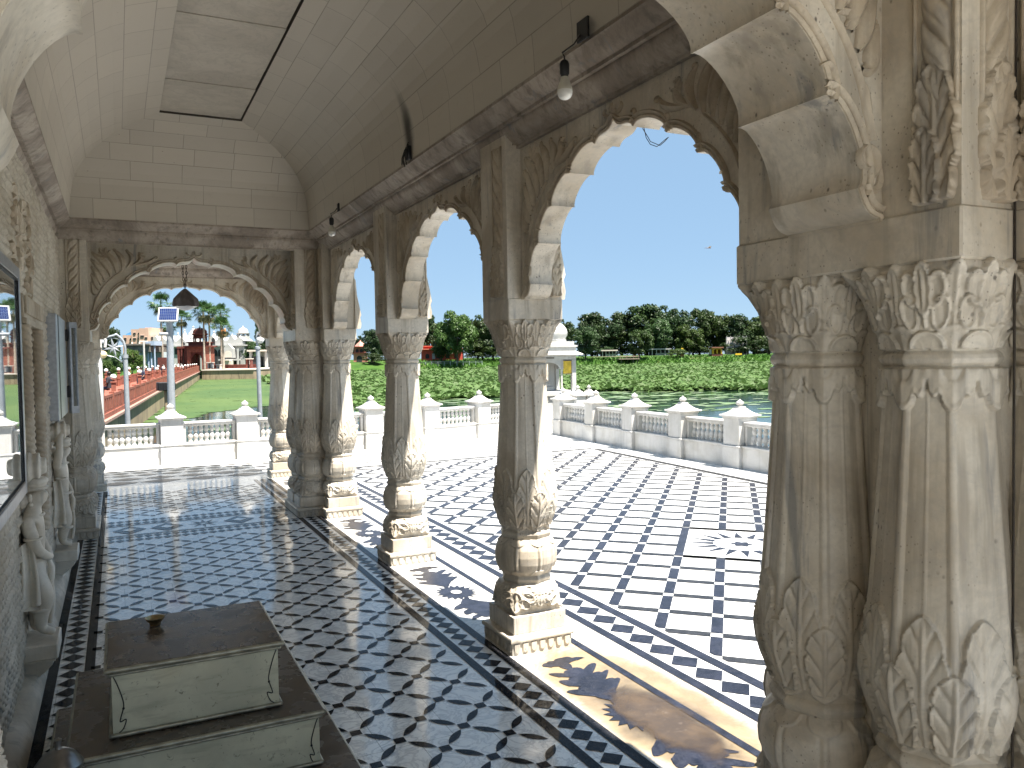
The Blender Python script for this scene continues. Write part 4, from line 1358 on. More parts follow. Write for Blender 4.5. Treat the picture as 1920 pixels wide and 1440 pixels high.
b1 = bulb(1059, 168, 1.66, 'frosted bulb in a black socket hanging below the nearest stretch of cornice', (.055, -.035, .215))
mb = MB(); mb.obox((.062, -.045, .232), (.012, .085, .085), 0, 0, .003); mb.build('mounting_plate', M['black'], b1, 30)
b2 = bulb(622, 434, 1.66, 'small frosted bulb hanging at the far corner of the cornice', (.05, 0, .20))
mb = MB(); mb.obox((.06, 0, .205), (.012, .05, .07), 0, 0, .003); mb.build('mounting_plate', M['black'], b2, 30)
wp = Vector((1.735, SOOT_Y + .0, 2.90))
mb = MB()
for k in range(6):
    a = k * 1.1
    mb.tube([wp + Vector((0, 0, .10 - .012 * k)), wp + Vector((-.02, .02 * math.sin(a), .05)), wp + Vector((-.035, .035 * math.sin(a + 1), .0)), wp + Vector((-.03, .05 * math.sin(a + .6), -.035 - .006 * k))], .004, 5)
mb.obox(wp + Vector((0, .0, .03)), (.03, .045, .09), 0, 0, .004)
tag(mb.build('burnt_wires', M['black'], None, 50), 'burnt black wire ends sticking out above the cornice under the soot streak', 'wires')
mb = MB()
q = Vector((2.0, 2.80, 2.535))
for s in (0, 1):
    mb.tube([q + Vector((0, .01 * s, .01)), q + Vector((.0, -.015 - .012 * s, -.035)), q + Vector((.01, -.03, -.065 + .012 * s)), q + Vector((.01, -.075 - .02 * s, -.085)), q + Vector((.0, -.14, -.075 - .006 * s)), q + Vector((0, -.165, -.07))], .0016, 5)
tag(mb.build('loose_wire', M['black'], None, 50), 'thin loose wire dangling from the crown of the nearest arch against the sky', 'wire')

LP = ON(1, 10.0, 348, 575)
hl = empty('hanging_lamp', tuple(LP), 0, 'cloth-wrapped grey conical lamp hung on a doubled chain in the end porch', 'lamp')
def cone_fn(U, V):
    th = U * 2 * PI
    r = np.interp(V, [0, .12, .35, .8, 1], [.130, .135, .124, .046, .014]); z = np.interp(V, [0, .12, .35, .8, 1], [0, .035, .09, .175, .205])
    fold = 1 + .055 * np.sin(6 * th) * np.clip(1.2 - V, 0, 1) + .03 * np.sin(13 * th + 5 * V)
    hexa = ngon(th, 6) * 1.08
    return r * fold * hexa * np.cos(th), r * fold * hexa * np.sin(th), z
mb = MB(); mb.grid(cone_fn, 72, 24, closed_u=True); mb.build('shade', plain('grey_cloth', (.085, .075, .075), .85, 0, .25, 18), hl, 179)
mb = MB(); mb.lathe([(.012, -.045), (.05, -.036), (.10, -.012), (.128, .002), (.12, .006)], 30); mb.build('diffuser', plain('lamp_glass', (.45, .45, .46), .3), hl, 60)
mb = MB()
top = 2.90 - LP.z
for s in (-1, 1):
    n = int((top - .20) / .036)
    for i in range(n):
        z = .205 + i * .036; x = s * .018 * min(1, i * .25)
        ring = [(x + (.010 * math.cos(a) if (i % 2) else 0), (0 if (i % 2) else .010 * math.cos(a)), z + .022 * math.sin(a)) for a in np.linspace(0, 2 * PI, 9)[:-1]]
        mb.tube(ring, .0042, 5, closed=True)
mb.build('chain', plain('rusty_chain', (.07, .055, .045), .6, .5), hl, 60)

DR = AT(1328, 465, 7.5)
df = empty('dragonfly', tuple(DR), 0, 'tiny dark dragonfly in flight against the sky in the nearest archway', 'dragonfly')
mb = MB(); mb.tube([Vector((0, 0, 0)) + CR * s for s in (-.034, -.02, 0, .018, .026)], [.0015, .0022, .0035, .0045, .002], 6); mb.build('body', plain('insect_brown', (.09, .03, .02), .5), df, 60)
for s in (1, -1):
    mb = MB()
    for o in (.004, .014):
        c = CR * o; a = CR * .006; w_ = CFW * s * .034 + Vector((0, 0, .012))
        mb.add([c - a, c + a, c + a * 1.5 + w_, c - a * .5 + w_], [(0, 1, 2, 3)])
    mb.build('wing', plain('insect_wing', (.2, .18, .16), .3) if s == 1 else bpy.data.materials['insect_wing'], df, None)
# ------------------------------------------------------------------ figures
def skin_body(name, J, E, mat, parent, sub=2, root=0):
    """J: list of (x, y, z, radius); E: edges; grown into one continuous surface"""
    me = bpy.data.meshes.new(name)
    me.from_pydata([j[:3] for j in J], E, []); me.update()
    o = bpy.data.objects.new(name, me); COL.objects.link(o)
    if parent: o.parent = parent
    md = o.modifiers.new('Skin', 'SKIN'); md.use_smooth_shade = True; md.branch_smoothing = .5
    if not me.skin_vertices: me.attributes  # layer is made by the modifier
    sv = me.skin_vertices[0].data
    for i, j in enumerate(J):
        r = j[3]; sv[i].radius = r if isinstance(r, tuple) else (r, r)
        sv[i].use_root = (i == root)
    s = o.modifiers.new('Subsurf', 'SUBSURF'); s.levels = sub; s.render_levels = sub
    me.materials.append(mat)
    return o


def statue(base, label, variant):
    """guardian carved almost in the round: frame is a = along the wall (towards the porch), b = out of the wall, z up"""
    e = empty('wall_statue', base, 0, label, 'statue', 'attendant statues along the wall')
    P = lambda a, b, z, r: (b, a, z, r)
    trunk = [P(0, .075, .40, .064), P(0, .085, .47, .056), P(0, .088, .565, .068), P(0, .075, .635, .060), P(0, .085, .69, .033), P(0, .100, .755, .050), P(0, .092, .795, .046), P(0, .158, .752, .009), P(0, .138, .716, .016)]
    if variant == 0:
        near = [P(-.078, .06, .635, .038), P(-.095, .105, .485, .031), P(-.055, .150, .435, .023), P(-.02, .162, .43, .021)]
        legs = [P(-.045, .08, .35, .062), P(-.04, .135, .22, .046), P(-.03, .105, .13, .041), P(-.02, .105, .045, .027), P(-.015, .170, .02, .019), P(.045, .07, .35, .056), P(.05, .095, .21, .046), P(.05, .075, .12, .04), P(.05, .07, .04, .027), P(.06, .13, .018, .019)]
    else:
        near = [P(-.078, .06, .64, .036), P(-.10, .085, .755, .029), P(-.075, .09, .865, .023), P(-.03, .105, .905, .021)]
        legs = [P(-.045, .08, .35, .062), P(-.04, .115, .22, .047), P(-.035, .085, .13, .042), P(-.03, .08, .045, .027), P(-.02, .145, .02, .019), P(.045, .07, .35, .056), P(.05, .10, .21, .046), P(.05, .09, .12, .04), P(.05, .08, .04, .027), P(.06, .14, .018, .019)]
    far = [P(.078, .06, .635, .036), P(.10, .10, .50, .030), P(.08, .14, .42, .023), P(.07, .15, .385, .020)]
    J = trunk + near + far + legs
    E = [(0, 1), (1, 2), (2, 3), (3, 4), (4, 5), (5, 6), (5, 7), (5, 8), (3, 9), (9, 10), (10, 11), (11, 12), (3, 13), (13, 14), (14, 15), (15, 16), (0, 17), (17, 18), (18, 19), (19, 20), (20, 21), (0, 22), (22, 23), (23, 24), (24, 25), (25, 26)]
    skin_body('body', J, E, M['statue'], e)
    # ribbed shell of a turban arching over the head
    mb = MB()
    def sh(U, V):
        lon = U * 2 * PI; lat = (V - .5) * PI
        rib = 1 + .085 * np.cos(lat * 11 + .6 * np.sin(lon))
        return .070 + .082 * rib * np.sin(lat), .078 * rib * np.cos(lat) * np.sin(lon), .900 + .080 * rib * np.cos(lat) * np.cos(lon) + .012 * np.sin(lat)
    mb.grid(sh, 48, 72, closed_u=True)
    mb.build('turban', M['statue'], e, 179)
    mb = MB()
    mb.lathe([(.047, .785), (.056, .79), (.058, .80), (.050, .806), (.052, .818), (.058, .825), (.057, .838), (.045, .85)], 28, c=(.098, 0, 0), rf=lambda a, z: 1 + .06 * abs(math.sin(6 * a)))
    mb.build('crown', M['statue'], e, 60)
    # ear, hair roll and long earring on the near side
    mb = MB(); mb.ball((.078, -.052, .75), .016, 10, 8, sc=(.7, .5, 1.5)); mb.ball((.080, -.056, .715), .013, 10, 8); mb.ball((.035, -.02, .73), .034, 14, 10, sc=(1, 1.2, 1.3)); mb.build('hair', M['statue'], e, 60)
    # scarf looped over the near arm, falling in folds
    mb = MB()
    def dr(U, V):
        w_ = .050 + .030 * V; z = .545 - .345 * V - .018 * np.sin(U * PI)
        return .035 + (U - .5) * 2 * w_ + .03 * V * (1 - V), -.100 - .016 * np.sin(U * 4.5 * PI + 1.2 * V) - .022 * np.sin(U * PI) + .02 * V, z
    mb.grid(dr, 40, 24)
    mb.grid(lambda U, V: (dr(U, V)[0], dr(U, V)[1] + .045, dr(U, V)[2]), 40, 24)
    mb.grid(lambda U, V: (.035 + (.050 + .030) * np.cos(U * 2 * PI) * (1 - .9 * V), -.085 + .03 * np.sin(U * 2 * PI) * (1 - .9 * V), .197 - .018 * (1 - V)), 30, 4, closed_u=True)
    mb.build('drapery', M['statue'], e, 179)
    # girdle with hanging tassel, necklace, armlet, anklets
    def ring(nm, c, ra, rb, r, n=24):
        mb = MB(); mb.tube([(c[1] + rb * math.cos(t), c[0] + ra * math.sin(t), c[2]) for t in np.linspace(0, 2 * PI, n)[:-1]], r, 6, closed=True); mb.build(nm, M['statue'], e, 60)
    ring('girdle', (0, .080, .425), .072, .066, .011); ring('necklace', (0, .080, .655), .055, .052, .008); ring('armlet', (-.088, .088, .545), .037, .037, .007)
    ring('anklet', (-.03, .105, .16), .043, .043, .010); ring('anklet', (.05, .08, .15), .041, .041, .008)
    mb = MB(); mb.tube([(.145, -.01, .42), (.160, -.012, .37), (.155, -.012, .31), (.150, -.01, .27)], [.010, .016, .018, .010], 8); mb.build('tassel', M['statue'], e, 60)
    mb = MB(); mb.tube([(.150, .05, .30), (.155, .055, .20), (.15, .05, .12), (.14, .05, .05)], [.012, .013, .014, .012], 8); mb.build('staff', M['statue'], e, 60)
    mb = MB(); mb.box(-.01, -.125, -.01, .028, .125, .93, bev=.012); mb.build('back_slab', M['statue'], e, 50)
    # corbel bracket it stands on
    mb = MB()
    mb.box(-.02, -.125, -.085, .185, .125, -.004, bev=.006); mb.box(-.02, -.115, -.098, .17, .115, -.0855)
    pr = [(.160, -.098), (.155, -.125), (.120, -.165), (.075, -.20), (.08, -.215), (.05, -.24)]
    vs = []; fs = []
    for k, (b_, z) in enumerate(pr):
        w_ = .105 * (.55 + .45 * b_ / .16)
        vs += [(-.02, .005 - w_, z), (b_, .005 - w_ * .9, z), (b_ + .010, .005, z), (b_, .005 + w_ * .9, z), (-.02, .005 + w_, z)]
    for k in range(len(pr) - 1):
        for i in range(4): fs.append((k * 5 + i, (k + 1) * 5 + i, (k + 1) * 5 + i + 1, k * 5 + i + 1))
    mb.add(vs, fs)
    T = lambda a, z, h: (.152 - (-.10 - z) * .80 + h, a, z)
    for a in (-.055, 0, .055): stroke(mb, T, bez((a, -.102), (a * 1.05, -.14), (a * .8, -.17), (a * .7, -.20), 8), .018, .014)
    mb.build('bracket', M['statue'], e, 40)
    return e


s1 = statue((-.478, 4.63, .24), 'statue with hand on hip and ribbed turban on a bracket beside the glazed window', 0)
s1.scale = (.96, 1.15, .94)
s2 = statue((-.47, 6.70, .265), 'statue raising one arm over its head on a bracket below the open shutter', 1)
s2.scale = (.95, 1.15, .94)


def stroller(pos, rz, shirt, legs, pose, label):
    e = empty('person', pos, rz, label, 'person', 'people on the red causeway')
    skin = M.setdefault('skin', plain('skin', (.20, .11, .07), .6))
    # body 1.28 high (the causeway is drawn at the scene's own scale); y forward
    J = [(0, 0, .66, .085), (0, .0, .80, .08), (0, .01, .97, .095), (0, .02, 1.07, .045), (0, .03, 1.18, .075), (0, .035, 1.23, .06), (0, .105, 1.165, .015),
         (-.14, .0, 1.0, .04), (-.19, .03, .84, .034), (-.16, .14, .72, .028), (-.15, .19, .69, .026), (.14, .0, 1.0, .04), (.19, .03, .84, .034), (.16, .14, .72, .028), (.15, .19, .69, .026),
         (-.07, .0, .60, .075), (-.075, .05, .36, .055), (-.075, .0, .07, .038), (-.075, .09, .03, .03), (.07, .0, .60, .075), (.075, -.04, .36, .055), (.075, -.09, .07, .038), (.075, .0, .03, .03)]
    if pose == 'sit':
        for k, (y, z) in {15: (.06, .60), 16: (.30, .60), 17: (.33, .25), 18: (.42, .2), 19: (.06, .60), 20: (.30, .60), 21: (.33, .25), 22: (.42, .2)}.items():
            J[k] = (J[k][0], y, z, J[k][3])
    E = [(0, 1), (1, 2), (2, 3), (3, 4), (4, 5), (4, 6), (2, 7), (7, 8), (8, 9), (9, 10), (2, 11), (11, 12), (12, 13), (13, 14), (0, 15), (15, 16), (16, 17), (17, 18), (0, 19), (19, 20), (20, 21), (21, 22)]
    skin_body('body', J, E, skin, e, 1)
    mb = MB(); mb.lathe([(.16, .60), (.15, .72), (.135, .80), (.16, .95), (.165, 1.01), (.10, 1.07), (.05, 1.09)], 14, rf=lambda a, z: .78 + .22 * abs(math.cos(a)))
    for s in (-1, 1): mb.tube([(s * .13, 0, 1.01), (s * .19, .03, .83)], [.06, .05], 8)
    mb.build('shirt', shirt, e, 60)
    mb = MB()
    for k in (15, 19):
        mb.tube([J[k][:3], J[k + 1][:3], (J[k + 2][0], J[k + 2][1], J[k + 2][2] + .03)], [.095, .072, .055], 8)
    mb.build('trousers', legs, e, 60)
    mb = MB(); mb.ball((0, .015, 1.225), .083, 12, 8, sc=(1, 1.0, .85)); mb.build('hair', M['black'], e, 60)
    return e
# ------------------------------------------------------------------ balustrades
def post_mb(w=.165):
    mb = MB()
    mb.box(-w - .012, -w - .012, -.02, w + .012, w + .012, .285, bev=.006)
    mb.box(-w - .022, -w - .022, .2853, w + .022, w + .022, .312, bev=.006)
    mb.box(-w, -w, .3123, w, w, .690, bev=.006)
    mb.box(-w - .012, -w - .012, .6903, w + .012, w + .012, .712, bev=.006)
    mb.box(-w - .045, -w - .045, .7123, w + .045, w + .045, .742, bev=.01)
    prof = [(w + .004, .7421), (w + .004, .756), (w - .022, .760), (w - .050, .778), (w - .082, .806), (w - .092, .822), (.062, .826), (.052, .852)]
    v = []; f = []
    for q, z in prof: v += [(-q, -q, z), (q, -q, z), (q, q, z), (-q, q, z)]
    for k in range(len(prof) - 1):
        for i in range(4): f.append((k * 4 + i, k * 4 + (i + 1) % 4, (k + 1) * 4 + (i + 1) % 4, (k + 1) * 4 + i))
    f.append(tuple((len(prof) - 1) * 4 + i for i in range(4)))
    mb.add(v, f)
    return mb


ME_POST = post_mb().mesh('balustrade_post', M['white'], 30)
fb = MB(); fb.lathe([(.034, .851), (.028, .860), (.042, .870), (.055, .886), (.057, .900), (.050, .915), (.032, .928), (.016, .937), (.009, .948), (.0, .955)], 20)
ME_FIN = fb.mesh('post_finial', M['white'], 70)
bb = MB()
bb.lathe([(0.0366, .318), (0.0366, .340), (0.0268, .342), (0.0268, .352), (0.0354, .375), (0.0451, .402), (0.0439, .425), (0.0317, .452), (0.0244, .462), (0.0317, .466), (0.0244, .471), (0.0293, .485), (0.0378, .505), (0.0354, .530), (0.0256, .552), (0.0256, .558), (0.0366, .560), (0.0366, .582)], 14)
ME_BAL = bb.mesh('baluster', M['white'], 50)


def balustrade(name, P, label, n_bal=8, gap=.178):
    root = empty(name, (P[0][0], P[0][1], 0), 0, label, 'balustrade')
    O = Vector((P[0][0], P[0][1], 0))
    for i, (x, y) in enumerate(P):
        a = Vector(P[max(i - 1, 0)]); b = Vector(P[min(i + 1, len(P) - 1)])
        rz = math.atan2(b.y - a.y, b.x - a.x)
        p = link('post', ME_POST, root, (x - O.x, y - O.y, 0), rz)
        link('finial', ME_FIN, p)
    rails = MB(); dado = MB()
    for (x0, y0), (x1, y1) in zip(P[:-1], P[1:]):
        a = Vector((x0, y0, 0)); b = Vector((x1, y1, 0)); t = b - a; L = t.length; t.normalize(); rz = math.atan2(t.y, t.x)
        m = (a + b) / 2 - O
        dado.obox(m + Vector((0, 0, .135)), (L - 2 * gap, .24, .29), rz, 0, .004)
        dado.obox(m + Vector((0, 0, .2985)), (L - 2 * gap, .27, .036), rz, 0, .006)
        rails.obox(m + Vector((0, 0, .598)), (L - 2 * gap + .02, .15, .032), rz, 0, .006)
        rails.obox(m + Vector((0, 0, .630)), (L - 2 * gap + .02, .19, .031), rz, 0, .008)
        # half pilasters slanting against the posts
        for s in (-1, 1):
            q = m + t * s * (L / 2 - gap - .016)
            rails.obox(q + Vector((0, 0, .449)), (.040, .13, .266), rz, 0, .004)
        for k in range(n_bal):
            s = -L / 2 + gap + .065 + (L - 2 * gap - .13) * (k + .5) / n_bal
            link('baluster', ME_BAL, root, tuple(m + t * s), rz)
    rails.build('rail', M['white'], root, 35); dado.build('dado_wall', M['white'], root, 35)
    return root


BACK = [(-1.56, 13.75), (-.42, 13.80), (.735, 13.86), (1.88, 13.95), (2.98, 14.02), (4.07, 14.11), (5.23, 14.34), (6.45, 14.70), (7.55, 15.12)]
RIGHT = [(8.14, 14.28), (8.03, 12.86), (7.94, 11.47), (7.87, 10.07), (7.86, 8.78), (7.82, 7.42), (7.79, 6.06)]
balustrade('balustrade', BACK, 'sunlit white balustrade running along the far end of the terrace beside the red causeway')
balustrade('balustrade', RIGHT, 'shaded white balustrade along the right side of the chequered terrace, ending beside the domed kiosk', 8)

# ------------------------------------------------------------------ domed kiosk at the terrace corner
KX, KY = 8.87, 16.45
KS = empty('marble_kiosk', (KX, KY, 0), math.radians(-8), 'small white domed kiosk with a yellow banner at the terrace corner', 'kiosk')
h = .57
mb = MB(); mb.box(-h - .06, -h - .06, -2.0, h + .06, h + .06, .70, bev=.01); mb.box(-h - .11, -h - .11, .7005, h + .11, h + .11, .80, bev=.012)
kb = mb.build('plinth', M['white'], KS, 30)
cb = MB(); T = lambda a, z, hh: (a, -h - .06 - hh, z)
rr = random.Random(5)
for i in range(9):
    for j in range(5):
        stroke(cb, T, spiral((-.56 + i * .14, .12 + j * .125), .058, .012, rr.random() * 6, 1.2, 16), .014, .02)
cb.build('carved_panel', M['white'], kb, 60)
mb = MB()
for (x, y) in ((-h, -h), (h, -h), (h, h), (-h, h)):
    mb.box(x - .10 if x > 0 else x, y - .10 if y > 0 else y, .802, x if x > 0 else x + .10, y if y > 0 else y + .10, 1.52, bev=.006)
mb.box(-h, -h, 1.521, h, h, 1.60); mb.box(-h + .05, h - .06, .802, h - .05, h - .03, 1.52)
mb.box(-h + .01, -h + .15, .802, -h + .04, h - .15, 1.52)
kw = mb.build('wall', M['white'], KS, 30)
# cusped openings on the three open sides
full, ci, _, _ = arch_outline(1.0)
def mini_arch(to3, half, zs, zt, xo, ztop, mb, th=.05):
    P = [(d / .857 * half, zs + (z - 1.905) / (2.612 - 1.905) * (zt - zs)) for d, z in full]
    Bd = []
    for d, z in P:
        dx, dz = d, max(z - zs, 1e-6)
        t = min(xo / abs(dx) if abs(dx) > 1e-6 else 1e9, (ztop - zs) / dz); Bd.append((dx * t, zs + dz * t))
    n = len(P); V = []
    for nn in (0, th): V += [to3(d, z, nn) for d, z in P] + [to3(d, z, nn) for d, z in Bd]
    F = []
    for i in range(n - 1):
        F += [(i, i + 1, n + i + 1, n + i), (2 * n + i, 3 * n + i, 3 * n + i + 1, 2 * n + i + 1), (i, 2 * n + i, 2 * n + i + 1, i + 1)]
    mb.add(V, F)
mb = MB()
mini_arch(lambda d, z, n: (-.10 + d, -h + .02 + n, z), .30, 1.30, 1.47, .365, 1.5195, mb)
mini_arch(lambda d, z, n: (h - .02 - n, d, z), .38, 1.30, 1.47, .465, 1.5195, mb)
mb.box(.212, -h + .02, .803, .245, -h + .07, 1.52)
mb.build('niche_arch', M['white'], KS, 28)
mb = MB(); mb.box(.265, -h + .012, 1.20, .455, -h + .022, 1.485); mb.build('banner', plain('yellow_banner', (.72, .50, .06), .7, 0, .3, 8), KS, None)
mb = MB(); mb.box(.258, -h + .006, 1.185, .462, -h + .0115, 1.199); mb.box(.258, -h + .006, 1.486, .462, -h + .0115, 1.50); mb.box(-.22, -h - .004, 1.545, .04, -h - .0005, 1.575); mb.build('name_strip', plain('dark_lettering', (.10, .09, .08), .7), KS, None)
mb = MB(); mb.box(-.28, -.25, .803, .16, .2, .90, bev=.01); mb.box(-.20, -.18, .9005, .08, .14, .97, bev=.01); mb.box(-.24, -.22, .9705, .12, .18, .995, bev=.006); mb.build('altar', M['white'], KS, 30)
mb = MB()
v = []; f = []
for q, z in ((h + .01, 1.601), (h + .13, 1.625), (h + .13, 1.64), (h + .02, 1.70), (h, 1.71), (h, 1.80), (h + .03, 1.805), (h + .03, 1.84), (h - .03, 1.845), (h - .03, 1.93)):
    v += [(-q, -q, z), (q, -q, z), (q, q, z), (-q, q, z)]
for k in range(9):
    for i in range(4): f.append((k * 4 + i, k * 4 + (i + 1) % 4, (k + 1) * 4 + (i + 1) % 4, (k + 1) * 4 + i))
f.append((36, 37, 38, 39)); mb.add(v, f)
mb.build('eave', M['white'], KS, 25)
mb = MB()
mb.lathe([(.52, 1.93), (.53, 1.945), (.535, 1.97), (.51, 1.975), (.52, 2.02), (.55, 2.08), (.555, 2.15), (.53, 2.23), (.465, 2.31), (.36, 2.385), (.24, 2.44), (.13, 2.48), (.07, 2.50)], 48, rf=lambda a, z: 1 + (.022 * (abs(math.sin(8 * a)) - .5) if z > 2.0 else 0))
kd = mb.build('dome', M['white'], KS, 40)
mb = MB(); mb.lathe([(.07, 2.485), (.10, 2.505), (.06, 2.53), (.03, 2.54), (.05, 2.57), (.045, 2.60), (.015, 2.64), (.006, 2.70)], 16); mb.build('finial', M['white'], kd, 60)
mb = MB()
for k in range(4): mb.box(-.78 - .0 , -h - .98 + k * .2, -.02 + 0, .30, -h - .30 + 0 if k == 3 else -h - .781 + k * .2, .12 + k * .13)
mb.build('steps', M['white'], KS, 30)
# two little guard posts beside the steps
for i, (px, dx) in enumerate(((1083, 0), (1104, 0))):
    q = ON(1, 15.4, px, 735)
    e = empty('guard_post', (q.x, 15.4, 0), .1, ('short white post with finial on the kiosk landing, the one nearer the kiosk', 'short white post with finial on the kiosk landing, the one nearer the lake')[i], 'post', 'guard posts on the kiosk landing')
    o = link('post', ME_POST, e); link('finial', ME_FIN, o)
    o.scale = (.8, .8, 1.0)
mb = MB(); mb.box(8.33, 14.6, -2, 10.6, 15.75, -.004); o = mb.build('kiosk_landing', M['white'], None, 30); o['kind'] = 'structure'

# ------------------------------------------------------------------ lamps behind the far balustrade
M['galv'] = plain('galvanised_paint', (.30, .325, .35), .4, .2, .1, 12)
M['globe'] = NT('opal_globe').done((.80, .79, .75), .25, .5)
Y = 14.6
b = ON(1, Y, 321, 770); t = ON(1, Y, 318, 604)
S = empty('solar_street_light', (b.x, Y, 0), 0, 'tall pale pole carrying a blue solar panel behind the far balustrade', 'street light')
mb = MB(); mb.box(-.10, -.10, -2.2, .10, .10, .02)
mb.tube([(0, 0, .0), (t.x - b.x, 0, t.z)], [.068, .052], 20); mb.build('pole', M['galv'], S, 50)
c = ON(1, Y, 315, 590)
R = Matrix.Translation((c.x - b.x, -.05, c.z)) @ Matrix.Rotation(math.radians(-14), 4, 'Z') @ Matrix.Rotation(math.radians(-28), 4, 'X')
f = MB(); q = MB(); q.box(-.158, -.012, -.135, .158, .02, .135, bev=.004); f.join(q, R); fo = f.build('panel_frame', plain('white_frame', (.5, .5, .5), .4), S, 30)
t2 = NT('solar_cells'); br = t2.new('ShaderNodeTexBrick'); t2.l.new(t2.new('ShaderNodeTexCoord').outputs['UV'], br.inputs['Vector'])
br.offset = 0; br.inputs['Scale'].default_value = 1; br.inputs['Brick Width'].default_value = 1 / 9; br.inputs['Row Height'].default_value = 1 / 4; br.inputs['Mortar Size'].default_value = .006
br.inputs['Color1'].default_value = (.008, .02, .085, 1); br.inputs['Color2'].default_value = (.012, .028, .11, 1); br.inputs['Mortar'].default_value = (.16, .19, .27, 1)
mc = t2.done(br.outputs['Color'], .25, .25)
q = MB(); q.add([(-.135, -.0145, -.112), (.135, -.0145, -.112), (.135, -.0145, .112), (-.135, -.0145, .112)], [(0, 1, 2, 3)], 0, [[(0, 0), (1, 0), (1, 1), (0, 1)]])
f = MB(); f.join(q, R); f.build('solar_cells', mc, fo, None)
a = ON(1, Y, 318, 640); e = ON(1, Y, 310, 626)
mb = MB(); mb.tube([(a.x - b.x, -.02, a.z - .06), (e.x - b.x + .02, -.06, e.z - .03), (e.x - b.x, -.08, e.z)], .012, 8); mb.obox((e.x - b.x - .03, -.09, e.z + .0), (.14, .09, .035), 0, 0, .006, .2); mb.build('lamp_head', M['galv'], S, 40)
mb = MB(); mb.obox((e.x - b.x - .035, -.094, e.z - .020), (.11, .065, .006), 0, 0, 0, .2); mb.build('lens', M['black'], S, None)
q = ON(1, Y, 313, 716)
mb = MB()

def globe_lamp():
    p0 = ON(1, 15.2, 489, 790); g = ON(1, 15.2, 491, 640)
    S = empty('globe_lamp', (p0.x, 15.2, 0), 0, 'slim grey lamp post with one white globe beyond the end porch', 'lamp post')
    z = g.z
    mb = MB(); mb.box(-.08, -.08, -2.2, .08, .08, .02); mb.tube([(0, 0, 0), (-.02, 0, z - .14)], [.042, .036], 14); mb.tube([(-.02, 0, z - .14), (-.022, 0, z - .10), (-.022, 0, z - .09)], [.05, .05, .03], 14)
    mb.tube([(-.022, 0, z - .14), (-.03, 0, z + .10), (-.01, 0, z + .17), (.015, 0, z + .16), (.02, 0, z + .10)], .020, 8)
    mb.build('pole', M['galv'], S, 50)
    mb = MB(); mb.ball((.03, 0, z + .03), .072, 20, 14); mb.build('globe', M['globe'], S, 179)
    mb = MB(); mb.lathe([(.02, .125), (.055, .11), (.06, .095), (.04, .09)], 16, c=(.025, 0, z)); mb.build('cap', M['black'], S, 50)
globe_lamp()

Y = 15.0
b = ON(1, Y, 240, 795); j = ON(1, Y, 235, 668); tp = ON(1, Y, 214, 629); en = ON(1, Y, 190, 640)
S = empty('curved_street_lamp', (b.x, Y, 0), 0, 'grey lamp post bent over in an arc with a star ornament, beside the red causeway', 'street light')
mb = MB(); mb.box(-.08, -.08, -2.2, .08, .08, .0); mb.tube([(0, 0, -.01), (j.x - b.x, 0, j.z)], [.046, .036], 14)
mb.tube([(j.x - b.x, 0, j.z - .03), (j.x - b.x, 0, j.z + .03)], .047, 14)
A0 = Vector((j.x - b.x, 0, j.z)); A3 = Vector((en.x - b.x, 0, en.z))
pts = [A0, A0 + Vector((0.0, 0, .14)), A0 + Vector((-.03, 0, .26)), A0 + Vector((-.12, 0, .36)), Vector((tp.x - b.x, 0, tp.z + .0)), A3 + Vector((.08, 0, .06)), A3]
sm = []
for u in np.linspace(0, len(pts) - 1.001, 40):
    i = int(u); a_, b_, c_, d_ = pts[max(i - 1, 0)], pts[i], pts[min(i + 1, len(pts) - 1)], pts[min(i + 2, len(pts) - 1)]; s = u - i
    sm.append(.5 * ((2 * b_) + (c_ - a_) * s + (2 * a_ - 5 * b_ + 4 * c_ - d_) * s * s + (-a_ + 3 * b_ - 3 * c_ + d_) * s ** 3))
mb.tube(sm, .020, 10); mb.build('pole', M['galv'], S, 50)
mb = MB(); c = ON(1, Y, 213, 652); c = Vector((c.x - b.x, 0, c.z))
for k in range(8):
    a = k * PI / 4 + .2; L = .17 if k % 2 == 0 else .11
    mb.tube([c, c + Vector((math.cos(a) * L * .45, -.01, math.sin(a) * L * .45)), c + Vector((math.cos(a) * L, 0, math.sin(a) * L))], [.014, .020, .002], 5)
mb.tube([c + Vector((.16 * math.cos(a), 0, .16 * math.sin(a))) for a in np.linspace(.3, 4.5, 20)], .006, 5)
mb.tube([A0 + Vector((-.01, 0, .02)), A0 + Vector((-.05, 0, -.1)), c + Vector((.02, 0, -.16)), c + Vector((-.12, 0, -.12))], .007, 5)
mb.build('star_ornament', M['galv'], S, 50)
mb = MB(); mb.obox(A3 + Vector((-.03, 0, -.015)), (.20, .10, .05), 0, 0, .012); mb.build('lamp_head', M['galv'], S, 40)

# lamp on the left edge, half hidden by the porch pillar
b = ON(1, 14.7, 193, 800); g = ON(1, 14.7, 195, 665)
S = empty('globe_lamp', (b.x - .02, 14.7, 0), 0, 'white post with a cream globe half hidden behind the left end pillar', 'lamp post')
mb = MB(); mb.box(-.08, -.08, -2.2, .08, .08, .02); mb.tube([(0, 0, 0), (0, 0, 2.0)], .045, 14); mb.tube([(0, 0, 1.98), (.05, 0, 2.03), (.10, 0, 1.98), (.09, 0, 1.86)], .022, 8); mb.build('pole', M['white'], S, 50)
mb = MB(); mb.ball((.055, 0, g.z), .062, 18, 12); mb.build('globe', plain('cream_globe', (.72, .58, .33), .3), S, 179)
